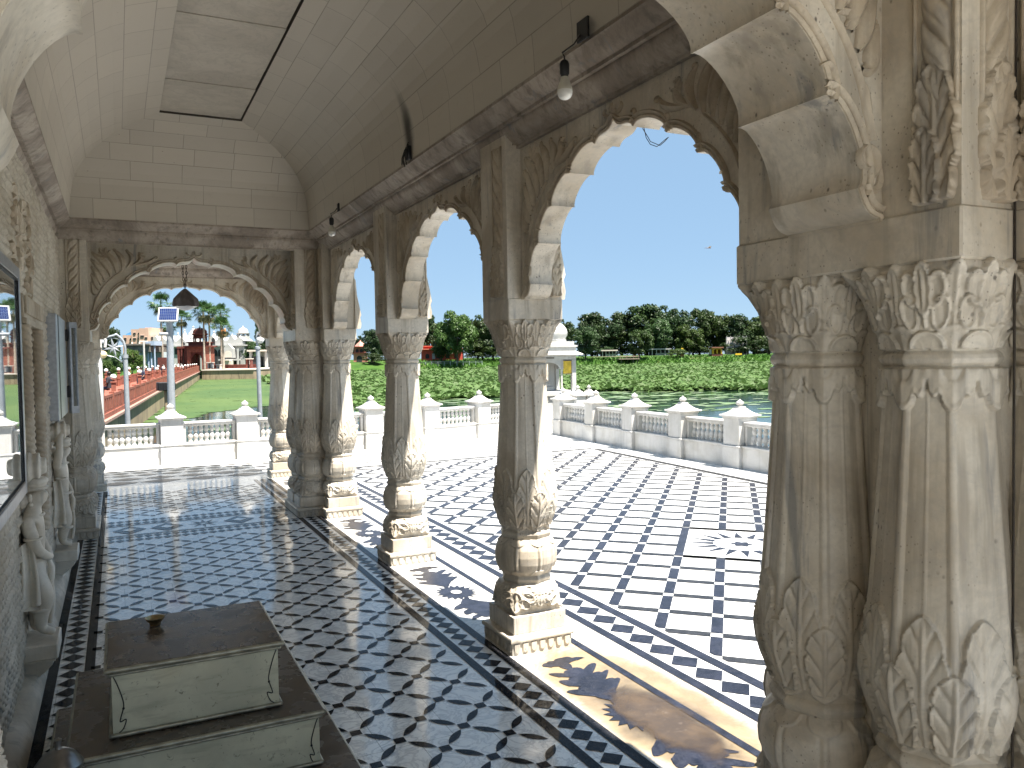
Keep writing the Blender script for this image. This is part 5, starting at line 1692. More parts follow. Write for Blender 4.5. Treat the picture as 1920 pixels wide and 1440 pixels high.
# ------------------------------------------------------------------ lake, banks, vegetation
ZW = -1.3
def water_mat():
    t = NT('lake_water'); P = t.pos()
    n = t.noise(t.mapping(P, (.9, .35, 1)), 1.6, 5, .6, .5)
    t.bump(n, .10, .05)
    c = t.mix(t.ramp(t.noise(P, .12, 4), .4, .65), (.012, .030, .016), (.020, .045, .020))
    return t.done(c, .07, .5)
M['water'] = water_mat()
mb = MB()
mb.add([(-900, -200, ZW), (900, -200, ZW), (900, 900, ZW), (-900, 900, ZW)], [(0, 1, 2, 3)])
o = mb.build('lake_water', M['water'], None, None); o['kind'] = 'structure'


def leaf_mat(name, a, b, c=None, rough=.55, scale=.5, trans=True):
    t = NT(name); P = t.pos()
    g = t.new('ShaderNodeNewGeometry')
    col = t.mix(t.ramp(t.noise(P, scale, 3), .35, .65), a, b)
    if c: col = t.mix(t.ramp(g.outputs['Random Per Island'], .6, 1.0, 0, .7), col, c)
    if 'foliage' in name:      # every tree has its own tone
        oi = t.new('ShaderNodeObjectInfo')
        col = t.mix(t.ramp(oi.outputs['Random'], 0, 1, 0, .75), col, t.mix(1.0, col, (1.25, 1.0, .55), 'MULTIPLY'))
        r2 = t.math('FRACT', t.math('MULTIPLY', oi.outputs['Random'], 7.31))
        col = t.mix(t.ramp(r2, .1, .9, 0, .6), col, t.mix(1.0, col, (.50, .55, .62), 'MULTIPLY'))
    t.done(col, rough, .3)
    if trans:
        tr = t.new('ShaderNodeBsdfTranslucent'); t.l.new(col, tr.inputs['Color'])
        ms = t.new('ShaderNodeMixShader'); ms.inputs[0].default_value = .25
        t.l.new(t.b.outputs[0], ms.inputs[1]); t.l.new(tr.outputs[0], ms.inputs[2]); t.l.new(ms.outputs[0], t.out.inputs['Surface'])
    return t.mat


def inpoly(x, y, poly):
    c = np.zeros(x.shape, bool); n = len(poly)
    for i in range(n):
        (x0, y0), (x1, y1) = poly[i], poly[(i + 1) % n]
        m = ((y0 > y) != (y1 > y)) & (x < (x1 - x0) * (y - y0) / (y1 - y0 + 1e-12) + x0)
        c ^= m
    return c


def wob(x, y, s, seed=0.0):
    return np.sin(x * s + seed) * np.cos(y * s * 1.3 + 2 * seed) + .5 * np.sin(x * s * 2.7 + y * s * 1.9 + seed) + .3 * np.cos(x * s * 5.1 - y * s * 4.3)


# lotus bed
M['lotus'] = leaf_mat('lotus_leaf', (0.059, 0.119, 0.028), (0.097, 0.164, 0.048), (.095, .135, .055), .7, .15)
LOT = [(11, 46), (13.8, 49.2), (18.7, 51.5), (27, 53.5), (36.6, 55.5), (42, 46.5), (60, 40), (185, 120), (150, 172), (137, 171), (94, 179), (56, 170.5), (38, 167), (23, 149), (20, 120), (13.5, 62)]
N = 900000
X = RNG.uniform(8, 190, N); Yv = RNG.uniform(38, 180, N)
d = np.hypot(X, Yv)
keep = inpoly(X + 1.5 * np.sin(Yv * .5) , Yv + 1.6 * wob(X, Yv, .35), LOT) & (RNG.random(N) < np.clip(1.35 - d / 130, .16, 1))
fx = (X * CR.x + Yv * CR.y) / (X * CFW.x + Yv * CFW.y)
keep &= (fx > -.42) & (fx < .45)
clear = wob(X, Yv, .16, 1.0)
keep &= RNG.random(N) < np.where(clear > 1.25, .25, 1.0)
X, Yv = X[keep], Yv[keep]; n = len(X); d = np.hypot(X, Yv)
R = RNG.uniform(.085, .20, n) * (1 + d / 120); zc = ZW + RNG.uniform(.03, .42, n) * np.clip(.25 + (d - 45) / 40, .25, 1.0)
tx = RNG.normal(0, .42, n); ty = RNG.normal(0, .42, n)
k = 6; a = np.arange(k) * 2 * PI / k
ring = np.stack([np.cos(a), np.sin(a)], 1)
V = np.zeros((n, k + 1, 3), np.float32)
V[:, 0] = np.stack([X, Yv, zc - .10 * R], 1)
for i in range(k):
    ox = R * ring[i, 0] * RNG.uniform(.85, 1.1, n); oy = R * ring[i, 1] * RNG.uniform(.85, 1.1, n)
    V[:, i + 1] = np.stack([X + ox, Yv + oy, np.maximum(zc + ox * tx + oy * ty + RNG.uniform(-.04, .05, n), ZW + .01)], 1)
F = np.array([(0, i + 1, (i + 1) % k + 1) for i in range(k)])
F = (np.arange(n)[:, None, None] * (k + 1) + F[None]).reshape(-1, 3)
o = link('lotus_bed', np_mesh('lotus_bed', V.reshape(-1, 3), F, M['lotus'])); tag(o, 'wide bed of lotus leaves covering the lake below the wooded shore', 'lotus', None, 'stuff')

# floating duckweed sheet on the left side of the lake, breaking into patches at the near edge
M['duck'] = leaf_mat('duckweed', (0.045, 0.086, 0.023), (0.070, 0.110, 0.029), None, .7, .09, False)
DK = [(2.3, 42), (4.5, 48.5), (8, 53), (12.5, 56), (14, 64), (20.5, 118), (20.0, 136.9), (13.9, 137), (13.6, 152), (1.2, 43)]
def blobs(name, n, region, x0, x1, y0, y1, r0, r1, mat, z, dens):
    X = RNG.uniform(x0, x1, n); Yv = RNG.uniform(y0, y1, n)
    keep = inpoly(X, Yv, region) & dens(X, Yv)
    X, Yv = X[keep], Yv[keep]; n = len(X); R = RNG.uniform(r0, r1, n); k = 8
    a = np.arange(k) * 2 * PI / k
    V = np.zeros((n, k, 3), np.float32)
    for i in range(k):
        rr_ = R * RNG.uniform(.6, 1.25, n)
        V[:, i] = np.stack([X + rr_ * 1.7 * np.cos(a[i]), Yv + rr_ * np.sin(a[i]), z + np.zeros(n) + RNG.uniform(0, .006, n)], 1)
    return np_mesh(name, V.reshape(-1, 3), np.arange(n * k).reshape(n, k), mat)
dm = blobs('duckweed', 42000, DK, 0, 24, 40, 155, .12, .42, M['duck'], ZW + .012, lambda x, y: (y > 50 + 3 * wob(x, y, .5) + .3 * x) | (RNG.random(x.shape) < .55))
o = link('duckweed', dm); tag(o, 'bright green duckweed floating beside the red causeway', 'duckweed', None, 'stuff')
PADS = [(9, 28), (60, 22), (80, 46), (42, 47), (36.6, 56.5), (18, 53), (10, 48), (3, 36)]
dm = blobs('lily_pads', 9000, PADS, 2, 80, 20, 58, .10, .30, leaf_mat('lily_pad', (.10, .17, .06), (.16, .22, .10), (.3, .34, .24), .4, .5, False), ZW + .012, lambda x, y: wob(x, y * 2.2, .42, .4) + .03 * (y - 38) > .12)
o = link('lily_pads', dm); tag(o, 'scattered lily pads on the dark open water behind the balustrade', 'lily pads', None, 'stuff')

# land: rises from the shoreline
SHORE = [(-260, 90), (-120, 128), (-30, 150), (13.0, 155), (21.5, 153), (22.5, 149), (30, 160), (40, 168), (56, 171), (75, 176), (94, 180), (115, 177), (137.6, 171.5), (170, 158), (220, 130), (330, 60)]
pts = []
for (x0, y0), (x1, y1) in zip(SHORE[:-1], SHORE[1:]):
    m = max(1, int(math.hypot(x1 - x0, y1 - y0) / 3))
    for i in range(m): pts.append((x0 + (x1 - x0) * i / m, y0 + (y1 - y0) * i / m))
pts.append(SHORE[-1]); pts = np.array(pts)
rad = pts / np.linalg.norm(pts, axis=1)[:, None]
steps = [(0, -1.6), (.4, -1.25), (2.5, -.75), (5.5, -.05), (8.5, .55), (12, .85), (20, .95), (60, 1.0), (700, 1.2)]
V = []; F = []
for j, (s, z) in enumerate(steps):
    nz = .22 * wob(pts[:, 0], pts[:, 1] + j * 7, .4) * (0 < j < 6)
    plat = (pts[:, 0] > 11) & (pts[:, 0] < 21.8)
    zz = np.where(plat & (j > 0), .10, z + nz)
    q = pts + rad * (s + .8 * wob(pts[:, 0], pts[:, 1], .6)[:, None] * (0 < j < 6))
    V += [(a_, b_, c_) for (a_, b_), c_ in zip(q, zz)]
m = len(pts)
for j in range(len(steps) - 1):
    for i in range(m - 1): F.append((j * m + i, j * m + i + 1, (j + 1) * m + i + 1, (j + 1) * m + i))
mb = MB(); mb.add(V, F)
tg = NT('grassy_bank'); P = tg.pos()
c = tg.mix(tg.ramp(tg.noise(P, .35, 6), .35, .65), (0.054, 0.110, 0.020), (0.032, 0.074, 0.015))
c = tg.mix(tg.ramp(tg.noise(P, .12, 4), .56, .68, 0, .8), c, (0.134, 0.118, 0.059))
tg.bump(tg.noise(P, 4, 5), .8, .3)
o = mb.build('far_bank', tg.done(c, .9, .1), None, 179); o['kind'] = 'structure'
# long grass on the bank
N = 60000
ii = RNG.integers(0, m, N); s = RNG.uniform(.5, 12, N)
base = pts[ii] + rad[ii] * s[:, None] + RNG.normal(0, 1.2, (N, 2))
fxx = (base @ np.array([CR.x, CR.y])) / (base @ np.array([CFW.x, CFW.y]))
ok = (base @ np.array([CFW.x, CFW.y]) > 20) & (fxx > -.15) & (fxx < .4) & ~((base[:, 0] < 23) & (base[:, 1] < 158))
base, s = base[ok], s[ok]; n = len(base)
zz = np.interp(s, [a_ for a_, b_ in steps], [b_ for a_, b_ in steps]) - .1
w = RNG.uniform(.12, .4, n); hgt = RNG.uniform(.25, .75, n); an_ = RNG.uniform(0, PI, n)
V = np.zeros((n, 3, 3), np.float32)
V[:, 0] = np.stack([base[:, 0] - w * np.cos(an_), base[:, 1] - w * np.sin(an_), zz], 1); V[:, 1] = np.stack([base[:, 0] + w * np.cos(an_), base[:, 1] + w * np.sin(an_), zz], 1)
V[:, 2] = np.stack([base[:, 0] + RNG.normal(0, .25, n), base[:, 1] + RNG.normal(0, .25, n), zz + hgt], 1)
o = link('bank_grass', np_mesh('bank_grass', V.reshape(-1, 3), np.arange(n * 3).reshape(n, 3), leaf_mat('long_grass', (0.056, 0.141, 0.020), (0.087, 0.181, 0.029), None, .6, .2))); tag(o, 'long bright grass on the far lake bank', 'grass', None, 'stuff')


# ------------------------------------------------------------------ trees
M['bark'] = plain('bark', (.10, .075, .05), .9)
CROWN_MATS = [leaf_mat('foliage_dark', (0.021, 0.046, 0.014), (0.036, 0.071, 0.023), (0.052, 0.093, 0.032), .5, .35), leaf_mat('foliage_mid', (0.031, 0.065, 0.018), (0.049, 0.097, 0.030), (0.071, 0.124, 0.041), .5, .35),
              leaf_mat('foliage_bright', (0.043, 0.093, 0.017), (0.071, 0.137, 0.030), (0.105, 0.169, 0.048), .5, .35)]


def crown_mesh(name, seed, mat, n=3600, blobs_=26, shape='round', leaf=.027):
    r = np.random.default_rng(seed)
    C = []
    while len(C) < blobs_:
        p = r.uniform(-1, 1, 3)
        if shape == 'round' and np.linalg.norm(p) < 1: C.append(p * (.36, .36, .42) + (0, 0, .53))
        if shape == 'tall' and np.linalg.norm(p) < 1: C.append(p * (.25, .25, .46) + (0, 0, .50))
        if shape == 'flat' and np.linalg.norm(p) < 1 and p[2] > -.75: C.append(p * (.50, .50, .42) + (0, 0, .50))
        if shape == 'bush' and np.linalg.norm(p) < 1 and p[2] > -.1: C.append(p * (.45, .45, .6) + (0, 0, .2))
    C = np.array(C); BR = r.uniform(.09, .17, len(C))
    w = BR ** 2; idx = r.choice(len(C), n, p=w / w.sum())
    dirs = r.normal(0, 1, (n, 3)); dirs /= np.linalg.norm(dirs, axis=1)[:, None]
    dirs[:, 2] = np.where(r.random(n) < .7, np.abs(dirs[:, 2]), dirs[:, 2])
    P_ = C[idx] + dirs * (BR[idx] * r.uniform(.55, 1.08, n))[:, None]
    nrm = dirs + r.normal(0, .55, (n, 3)); nrm /= np.linalg.norm(nrm, axis=1)[:, None]
    t = np.cross(nrm, r.normal(0, 1, (n, 3))); t /= np.linalg.norm(t, axis=1)[:, None]; b = np.cross(nrm, t)
    sz = r.uniform(.5, 1.25, n)[:, None] * leaf
    V = np.zeros((n, 4, 3), np.float32)
    V[:, 0] = P_ - t * sz; V[:, 1] = P_ - b * sz * .6; V[:, 2] = P_ + t * sz; V[:, 3] = P_ + b * sz * .6
    return np_mesh(name, V.reshape(-1, 3), np.arange(n * 4).reshape(n, 4), mat), C


def trunk_mesh(name, C, seed):
    r = random.Random(seed); mb = MB()
    mb.tube([(0, 0, -.03), (.01, .0, .12), (-.01, .01, .26), (.01, 0, .40), (0, 0, .58)], [.034, .025, .021, .016, .006], 8)
    for p in list(C)[:9]:
        z0 = r.uniform(.2, .42); mb.tube([(0, 0, z0), (p[0] * .5, p[1] * .5, (z0 + p[2]) / 2 - .02), tuple(p)], [.013, .009, .003], 5)
    return mb.mesh(name, M['bark'], 60)


KINDS = {}
for key, seed, mt, shp, n in (('a', 1, 0, 'round', 9500), ('b', 2, 1, 'round', 9500), ('c', 3, 2, 'flat', 15000), ('d', 4, 0, 'tall', 7500), ('e', 5, 1, 'flat', 12000), ('f', 6, 2, 'bush', 6500), ('g', 7, 0, 'bush', 6500), ('h', 8, 1, 'bush', 6500)):
    cm, C = crown_mesh('tree_crown', seed, CROWN_MATS[mt], n, 40, shp); KINDS[key] = (cm, trunk_mesh('tree_trunk', C, seed))


def tree(key, px, ptop, pbase, D, width, label, rot, cat='tree', group='trees along the far bank', name='tree'):
    """crown top / foot given as sight lines; width in pixels"""
    b_ = AT(px, pbase, D); t_ = AT(px, ptop, D); H = (t_.z - b_.z)
    e = empty(name, tuple(b_), rot, label, cat, group)
    zs = {'c': 1.0, 'e': 1.0}.get(key, 1.0)
    W = width / CF * D / {'a': .92, 'b': .92, 'c': 1.2, 'd': .68, 'e': 1.2, 'f': 1.15, 'g': 1.15, 'h': 1.15}[key]
    Hs = H / {'a': 1.02, 'b': 1.02, 'c': .97, 'd': 1.05, 'e': .97, 'f': .86, 'g': .86, 'h': .86}[key]
    e.scale = (W, W, Hs)
    link('trunk', KINDS[key][1], e); link('crown', KINDS[key][0], e)
    return e


T = [
    ('a', 1058, 596, 668, 232, 62, 'dark round tree showing just right of the kiosk dome'),
    ('b', 1098, 612, 672, 214, 52, 'small mid-green tree on the bank right beside the kiosk, in front of taller ones'),
    ('d', 1110, 586, 666, 238, 62, 'dark tree behind the small mid-green tree beside the kiosk'),
    ('a', 1140, 590, 664, 240, 70, 'dark tree above the long low shed roof by the water'),
    ('d', 1166, 586, 664, 242, 66, 'dark tree between the low shed and the tallest tree'),
    ('b', 1199, 618, 670, 218, 52, 'small bushy tree on the bank directly under the tallest tree'),
    ('d', 1212, 571, 664, 240, 90, 'left half of the tallest dark crown on the far bank'),
    ('a', 1258, 570, 664, 240, 86, 'right half of the tallest dark crown on the far bank'),
    ('b', 1236, 598, 664, 230, 60, 'mid-green tree filling the front of the tallest crowns'),
    ('b', 1312, 579, 664, 240, 62, 'tree left of the yellow booth with a pointed top'),
    ('a', 1344, 580, 664, 242, 80, 'broad dark tree standing behind the yellow booth'),
    ('e', 1292, 612, 666, 234, 60, 'low spreading tree between the tallest crowns and the yellow booth'),
    ('d', 1384, 590, 664, 236, 56, 'thin dark tree rising in front of the white hoarding'),
    ('a', 1414, 592, 664, 238, 74, 'dark tree right of the white hoarding'),
    ('b', 1442, 588, 664, 240, 66, 'rightmost tree cut off by the near pillar pair'),
    ('g', 1390, 628, 664, 234, 90, 'dark undergrowth clump beside the white hoarding'),
    ('c', 858, 590, 678, 190, 92, 'big bright dome-shaped tree in front of the red wall'),
    ('b', 828, 606, 676, 196, 60, 'mid-green tree leaning over the red wall beside the dome-shaped tree'),
    ('d', 806, 588, 674, 205, 40, 'dark slim tree left of the big dome-shaped tree'),
    ('a', 896, 588, 674, 205, 60, 'very dark tree right of the big dome-shaped tree'),
    ('a', 925, 596, 674, 205, 60, 'very dark tree half hidden behind the second single pillar from the near end'),
    ('d', 697, 618, 676, 190, 40, 'dark tree beside the little red gate tower'),
    ('b', 722, 622, 676, 196, 50, 'tree mostly hidden behind the pillar next to the red gate tower'),
    ('a', 672, 628, 676, 200, 34, 'tree top behind the little red gate tower'),
    ('g', 700, 662, 680, 182, 50, 'dark bush at the foot of the bank near the red gate tower'),
    ('a', 208, 603, 690, 175, 44, 'dark round tree left of the pink building'),
    ('d', 500, 610, 690, 170, 46, 'dark tree behind the slim globe lamp right of the white temple'),
    ('b', 470, 640, 690, 160, 46, 'mid-green tree beside the right end of the white temple'),
    ('d', 492, 596, 690, 180, 28, 'slim dark tree top right of the temple chhatri'),
    ('a', 408, 632, 690, 176, 40, 'dark tree peeping over the temple roof behind the palms'),
]
for i, (k, px, t_, b_, D, w_, lab) in enumerate(T): tree(k, px, t_, b_, D, w_, lab, i * 1.7)
for i, (k, px, t_, b_, D, w_, lab) in enumerate([
    ('h', 222, 656, 705, 92, 44, 'bright bush on the left bank nearest the bent street lamp'), ('f', 248, 652, 700, 104, 46, 'bright bush left of the thin white pole beyond the causeway'),
    ('h', 206, 650, 706, 98, 40, 'bush on the far left bank beside the end pillar'), ('f', 262, 664, 698, 110, 34, 'small bush right of the thin white pole beyond the causeway'), ('f', 200, 672, 716, 80, 40, 'low bright shrub at the water edge behind the causeway'),
    ('h', 1270, 652, 668, 222, 44, 'low white-flowering bush on the bank left of the yellow booth'), ('f', 545, 668, 700, 140, 30, 'low green shrub on the bank right of the slim globe lamp'), ('g', 745, 660, 676, 186, 50, 'dark bush at the left end of the red wall'),
    ('g', 1120, 646, 668, 236, 70, 'dark undergrowth behind the low pale shed'), ('g', 1190, 644, 668, 240, 80, 'dark undergrowth under the tallest trees, left of the canteen shed'), ('g', 1300, 640, 667, 240, 90, 'dark undergrowth left of the yellow booth'), ('g', 1440, 640, 668, 236, 80, 'dark undergrowth beside the near pillar pair'),
    ('g', 905, 640, 676, 204, 80, 'dark undergrowth right of the dome-shaped tree')]):
    tree(k, px, t_, b_, D, w_, lab, i * 2.1, 'bush', 'bushes on the banks', 'bush')


# palms
M['palm'] = leaf_mat('palm_leaf', (0.027, 0.074, 0.022), (0.049, 0.108, 0.029), (0.074, 0.134, 0.040), .45, .8)
M['deadpalm'] = leaf_mat('dead_palm_leaf', (0.175, 0.168, 0.081), (0.114, 0.121, 0.054), None, .8, .8)
def palm_meshes(seed):
    r = random.Random(seed)
    def fan(V, F, az, el, L, droop):
        """petiole, then a fan of narrow blades"""
        d = Vector((math.cos(az) * math.cos(el), math.sin(az) * math.cos(el), math.sin(el)))
        c = d * L * .55; side = d.cross(Vector((0, 0, 1))); side = side.normalized() if side.length > .01 else Vector((1, 0, 0)); up = side.cross(d)
        b0 = len(V)
        V += [tuple(-side * .012), tuple(side * .012), tuple(c + side * .008), tuple(c - side * .008)]; F.append((b0, b0 + 1, b0 + 2, b0 + 3))
        n = 13
        for i in range(n):
            a = (i / (n - 1) - .5) * 3.5
            dd = d * math.cos(a) + side * math.sin(a)
            ln = L * (.52 - .10 * abs(a) / 1.75) * r.uniform(.85, 1.1)
            p1 = c + dd * ln * .6 + up * .01; p2 = c + dd * ln - Vector((0, 0, droop * ln * (.25 + .3 * abs(a))))
            wv = dd.cross(up).normalized() * .030
            b = len(V); V += [tuple(c), tuple(p1 + wv), tuple(p2), tuple(p1 - wv)]; F.append((b, b + 1, b + 2, b + 3))
    V, F = [], []
    for k in range(30):
        el = math.radians(r.uniform(-28, 78)); fan(V, F, k * 2.4 + r.uniform(-.2, .2), el, r.uniform(.85, 1.1), .8)
    live = MB(); live.add(V, F)
    V, F = [], []
    for k in range(16): fan(V, F, k * 2.4 + .7, math.radians(r.uniform(-80, -40)), r.uniform(.8, 1.05), .5)
    dead = MB(); dead.add(V, F)
    return live.mesh('palm_crown', M['palm']), dead.mesh('palm_skirt', M['deadpalm'])
PM = [palm_meshes(s) for s in (1, 2, 3)]
for i, (px, pc, pb, wpx, D, lab) in enumerate([(305, 571, 690, 37, 136, 'palm rising behind the solar panel'), (343, 597, 690, 32, 140, 'palm under the hanging lamp'), (384, 585, 690, 38, 138, 'taller palm of the close pair right of the hanging lamp'),
                                               (394, 590, 690, 34, 141, 'shorter palm of the close pair right of the hanging lamp'), (416, 588, 690, 32, 143, 'palm standing tallest over the white gabled roof'), (419, 614, 690, 36, 135, 'shorter palm with hanging orange dates in front of the white temple'), (318, 612, 690, 30, 142, 'low palm mostly hidden by the solar light pole')]):
    b_ = AT(px, pb, D); t_ = AT(px, pc, D); R_ = wpx / CF * D * .52
    e = empty('palm_tree', tuple(b_), i * 1.3, lab, 'palm', 'palms in front of the white temple')
    H = t_.z - b_.z
    mb = MB(); mb.tube([(0, 0, -.3), (.05, 0, H * .3), (-.04, .05, H * .7), (0, 0, H)], [.24, .17, .15, .13], 10); mb.build('trunk', plain('palm_trunk', (.30, .26, .21), .9, 0, .25, 3) if i == 0 else bpy.data.materials['palm_trunk'], e, 60)
    c = link('crown', PM[i % 3][0], e, (0, 0, H)); c.scale = (R_ * 1.35,) * 3
    c2 = link('skirt', PM[i % 3][1], e, (0, 0, H)); c2.scale = (R_ * 1.2,) * 3
    if i == 5:
        mb = MB()
        for q in range(5): mb.ball((.3 * math.cos(q * 1.3), .3 * math.sin(q * 1.3) - .4, H - .5 - .14 * q), .20, 8, 6, sc=(.8, .8, 1.8))
        mb.build('dates', plain('dates', (.55, .22, .06), .6), e, 60)


# ------------------------------------------------------------------ red causeway
M['red'] = plain('red_sandstone', (.235, .078, .05), .8, 0, .22, 3)
M['redd'] = plain('dark_red_sandstone', (.135, .038, .028), .8, 0, .25, 3)
tw = NT('stained_retaining_wall'); P = tw.pos()
c = tw.mix(tw.ramp(tw.noise(P, .5, 5), .35, .7), (0.349, 0.276, 0.181), (0.228, 0.181, 0.128)); c = tw.mix(tw.ramp(tw.noise(tw.mapping(P, (2, 2, .3)), 1.5, 5), .5, .72, 0, .7), c, (0.101, 0.084, 0.063))
M['cwall'] = tw.done(c, .9, .2)
W1 = Vector((1.032, 42.713, 0)); W2 = Vector((13.262, 153.431, 0)); cd = (W2 - W1).normalized(); cn = Vector((cd.y, -cd.x, 0))      # cn points to the open water (+x)
S0 = -26.0; S1 = (W2 - W1).length
CW = empty('causeway', tuple(W1 + cd * S0), 0, 'long red sandstone causeway with globe-topped posts crossing the lake to the white temple', 'causeway')
CWo = W1 + cd * S0
WID = 3.1
def zdeck(s): return np.interp(s, [S0, 12, S1], [-.17, .08, .12])
def cpt(s, off, z): return tuple(W1 + cd * s - cn * off + Vector((0, 0, z)) - CWo)
ss = np.linspace(S0, S1, 60)
mb = MB(); V = []; F = []
for s in ss: V += [cpt(s, 0, -2.2), cpt(s, 0, zdeck(s) - .27), cpt(s, -.12, zdeck(s) - .26), cpt(s, -.12, zdeck(s) - .17), cpt(s, 0, zdeck(s) - .16), cpt(s, 0, zdeck(s)), cpt(s, WID, zdeck(s)), cpt(s, WID, -2.2)]
for k in range(len(ss) - 1):
    for i in range(7): F.append((k * 8 + i, (k + 1) * 8 + i, (k + 1) * 8 + i + 1, k * 8 + i + 1))
mb.add(V, F, 0)
for i, f in enumerate(mb.f):
    if i % 7 in (4, 5): mb.m[i] = 1
    if i % 7 in (1, 2, 3): mb.m[i] = 2
mb.build('deck', [M['cwall'], M['red'], plain('causeway_ledge', (0.286, 0.185, 0.151), .8)], CW, 30)
step = 2.6; npan = int((S1 - S0) / step)
mb = MB(); mb2 = MB()
for side, (bm_, off) in enumerate(((mb, .10), (mb2, WID - .10))):
    for i in range(npan):
        s0 = S0 + i * step; z0 = float(zdeck(s0)); hh = .60 + .25 * max(0, (s0 - 20) / S1)
        for (a, b, w, u0, u1) in ((0, step, .06, hh - .10, hh), (0, step, .05, .0, .10)):
            c0 = Vector(cpt(s0 + step / 2, off, z0 + (u0 + u1) / 2)); bm_.obox(c0, (w * 2, step * .98, u1 - u0), math.atan2(cd.y, cd.x) - PI / 2, 0, 0)
        for q in range(5):
            c0 = Vector(cpt(s0 + (q + .5) * step / 5, off, z0 + hh / 2)); bm_.obox(c0, (.11, step / 5 * .60, hh - .2), math.atan2(cd.y, cd.x) - PI / 2)
        c0 = Vector(cpt(s0, off, z0 + hh / 2 + .02)); bm_.obox(c0, (.16, .14, hh + .05), math.atan2(cd.y, cd.x) - PI / 2)
mb.build('railing', M['red'], CW, 30); mb2.build('railing', M['red'], CW, 30)
pb = MB(); pb.box(-.085, -.085, 0, .085, .085, .86, bev=.006); pb.box(-.105, -.105, .46, .105, .105, .53, bev=.006); pb.box(-.115, -.115, .8605, .115, .115, .92, bev=.01); pb.lathe([(.05, .92), (.035, .96), (.03, 1.02)], 8); ME_CP = pb.mesh('causeway_post', M['red'], 40)
gb = MB(); gb.ball((0, 0, 1.10), .115, 16, 12); ME_CG = gb.mesh('globe', M['globe'], 179)
for side, off in ((0, .42), (1, WID - .25)):
    s = S0 + 9.5 + side * 1.2; i = 0
    while s < S1 - 5:
        p = link('post', ME_CP, CW, cpt(s, off, float(zdeck(s)))); link('globe', ME_CG, p); s += 4.6 + .9 * i * .35; i += 1
# people on it
nav = plain('navy_cloth', (.02, .025, .05), .8); drk = plain('dark_trousers', (.025, .022, .03), .8); wht = plain('white_shirt', (.65, .65, .66), .8)
def on_way(px, py, off):
    # stand where the sight line meets the deck strip at this offset
    best = min(np.linspace(S0, S1, 900), key=lambda s: abs((lambda v: 960 + CF * v.dot(CR) / v.dot(CFW))(W1 + cd * s - cn * off + Vector((0, 0, float(zdeck(s)) + .6)) - EYE) - px))
    return W1 + cd * best - cn * off + Vector((0, 0, float(zdeck(best))))
stroller(tuple(on_way(206, 735, .75)), 1.2, drk, nav, 'sit', 'person in dark clothes sitting at the near end of the red causeway')
stroller(tuple(on_way(266, 710, .8)), 2.6, nav, drk, 'sit', 'person in navy leaning on the causeway railing left of the solar light pole')
stroller(tuple(on_way(306, 696, 1.3)), 2.9, nav, drk, 'walk', 'person in dark clothes walking on the causeway close to the solar light pole')
stroller(tuple(on_way(341, 688, 1.2)), 3.2, wht, drk, 'walk', 'person in white walking on the causeway towards the temple gate')
stroller(tuple(on_way(352, 687, 1.8)), 0.2, wht, nav, 'walk', 'person in white and navy on the causeway near the temple gate')
q = ON(1, 36.0, 311, 724)
eb = empty('equipment_box', (q.x, 36.0, q.z), .1, 'ribbed black box on a post at the foot of the causeway wall', 'box')
# black ribbed box on its own post in the water
mb = MB(); mb.box(-.27, -.2, -.18, .27, .2, .16, bev=.02)
for k in range(7): mb.box(-.25 + k * .075, -.215, -.15, -.22 + k * .075, -.2005, .13)
mb.build('body', M['black'], eb, 30)
mb = MB(); mb.tube([(0, 0, -2.4), (0, 0, -.18)], .06, 8); mb.tube([(0, 0, -.7), (.35, 0, -.4)], .03, 6); mb.build('post', M['cwall'], eb, 40)
for ob in eb.children: ob.scale = (1.25, 1.25, 1.0)
# thin white pole and pipes beyond the causeway
q = AT(271, 694, 100); t_ = AT(271, 640, 100)
e = empty('flag_pole', tuple(q), 0, 'thin white pole beyond the causeway bushes', 'pole'); mb = MB(); mb.tube([(0, 0, -1.5), (0, 0, t_.z - q.z)], [.14, .11], 8); mb.tube([(-.5, 0, t_.z - q.z), (.5, 0, t_.z - q.z)], .05, 6); mb.build('pole', M['white'], e, 40)


# ------------------------------------------------------------------ temple side of the lake
M['plaster'] = plain('white_plaster', (.40, .395, .38), .7, 0, .07, .5)
M['dark'] = plain('dark_opening', (.03, .028, .03), .8)
M['pink'] = plain('pink_plaster', (0.538, 0.349, 0.269), .8, 0, .06, .6)
M['cream'] = plain('cream_plaster', (0.564, 0.497, 0.430), .8, 0, .06, .6)


class Far:
    """builds boxes, domes and gables from sight lines at one depth: px measures turned into metres, with real thickness"""
    def __init__(s, px, py, D, thick):
        s.D = D; s.o = AT(px, py, D); s.px = px; s.py = py; s.k = D / CF; s.th = thick
        s.rz = math.atan2(CR.y, CR.x)
    def root(s, name, label, cat):
        s.e = empty(name, tuple(s.o), s.rz, label, cat); return s.e
    def X(s, px): return (px - s.px) * s.k
    def Z(s, py): return (s.py - py) * s.k
    def box(s, mb, x0, y0, x1, y1, d0=0.0, d1=None, mi=0, bev=0):
        mb.box(s.X(x0), d0, s.Z(y1), s.X(x1), s.th if d1 is None else d1, s.Z(y0), mi, bev)
    def lathe(s, mb, px, d, prof, n=16, **kw):
        mb.lathe([(r * s.k, s.Z(y)) for r, y in prof], n, c=(s.X(px), d, 0), **kw)


def opening(f, mb, x0, y0, x1, y1, d=-.06, arch_=True):
    """dark arched recess panel standing just proud of a wall"""
    xa, xb = f.X(x0), f.X(x1); zt, zb = f.Z(y0), f.Z(y1); c = (xa + xb) / 2; r = (xb - xa) / 2
    pts = [(xb, zb)] + ([(c + r * math.cos(a), zt - min(r, (zt - zb) * .5) * (1 - math.sin(a))) for a in np.linspace(0, PI, 11)] if arch_ else [(xb, zt), (xa, zt)]) + [(xa, zb)]
    mb.prism(pts, lambda a, b, t: (a, t, b), d, .05)


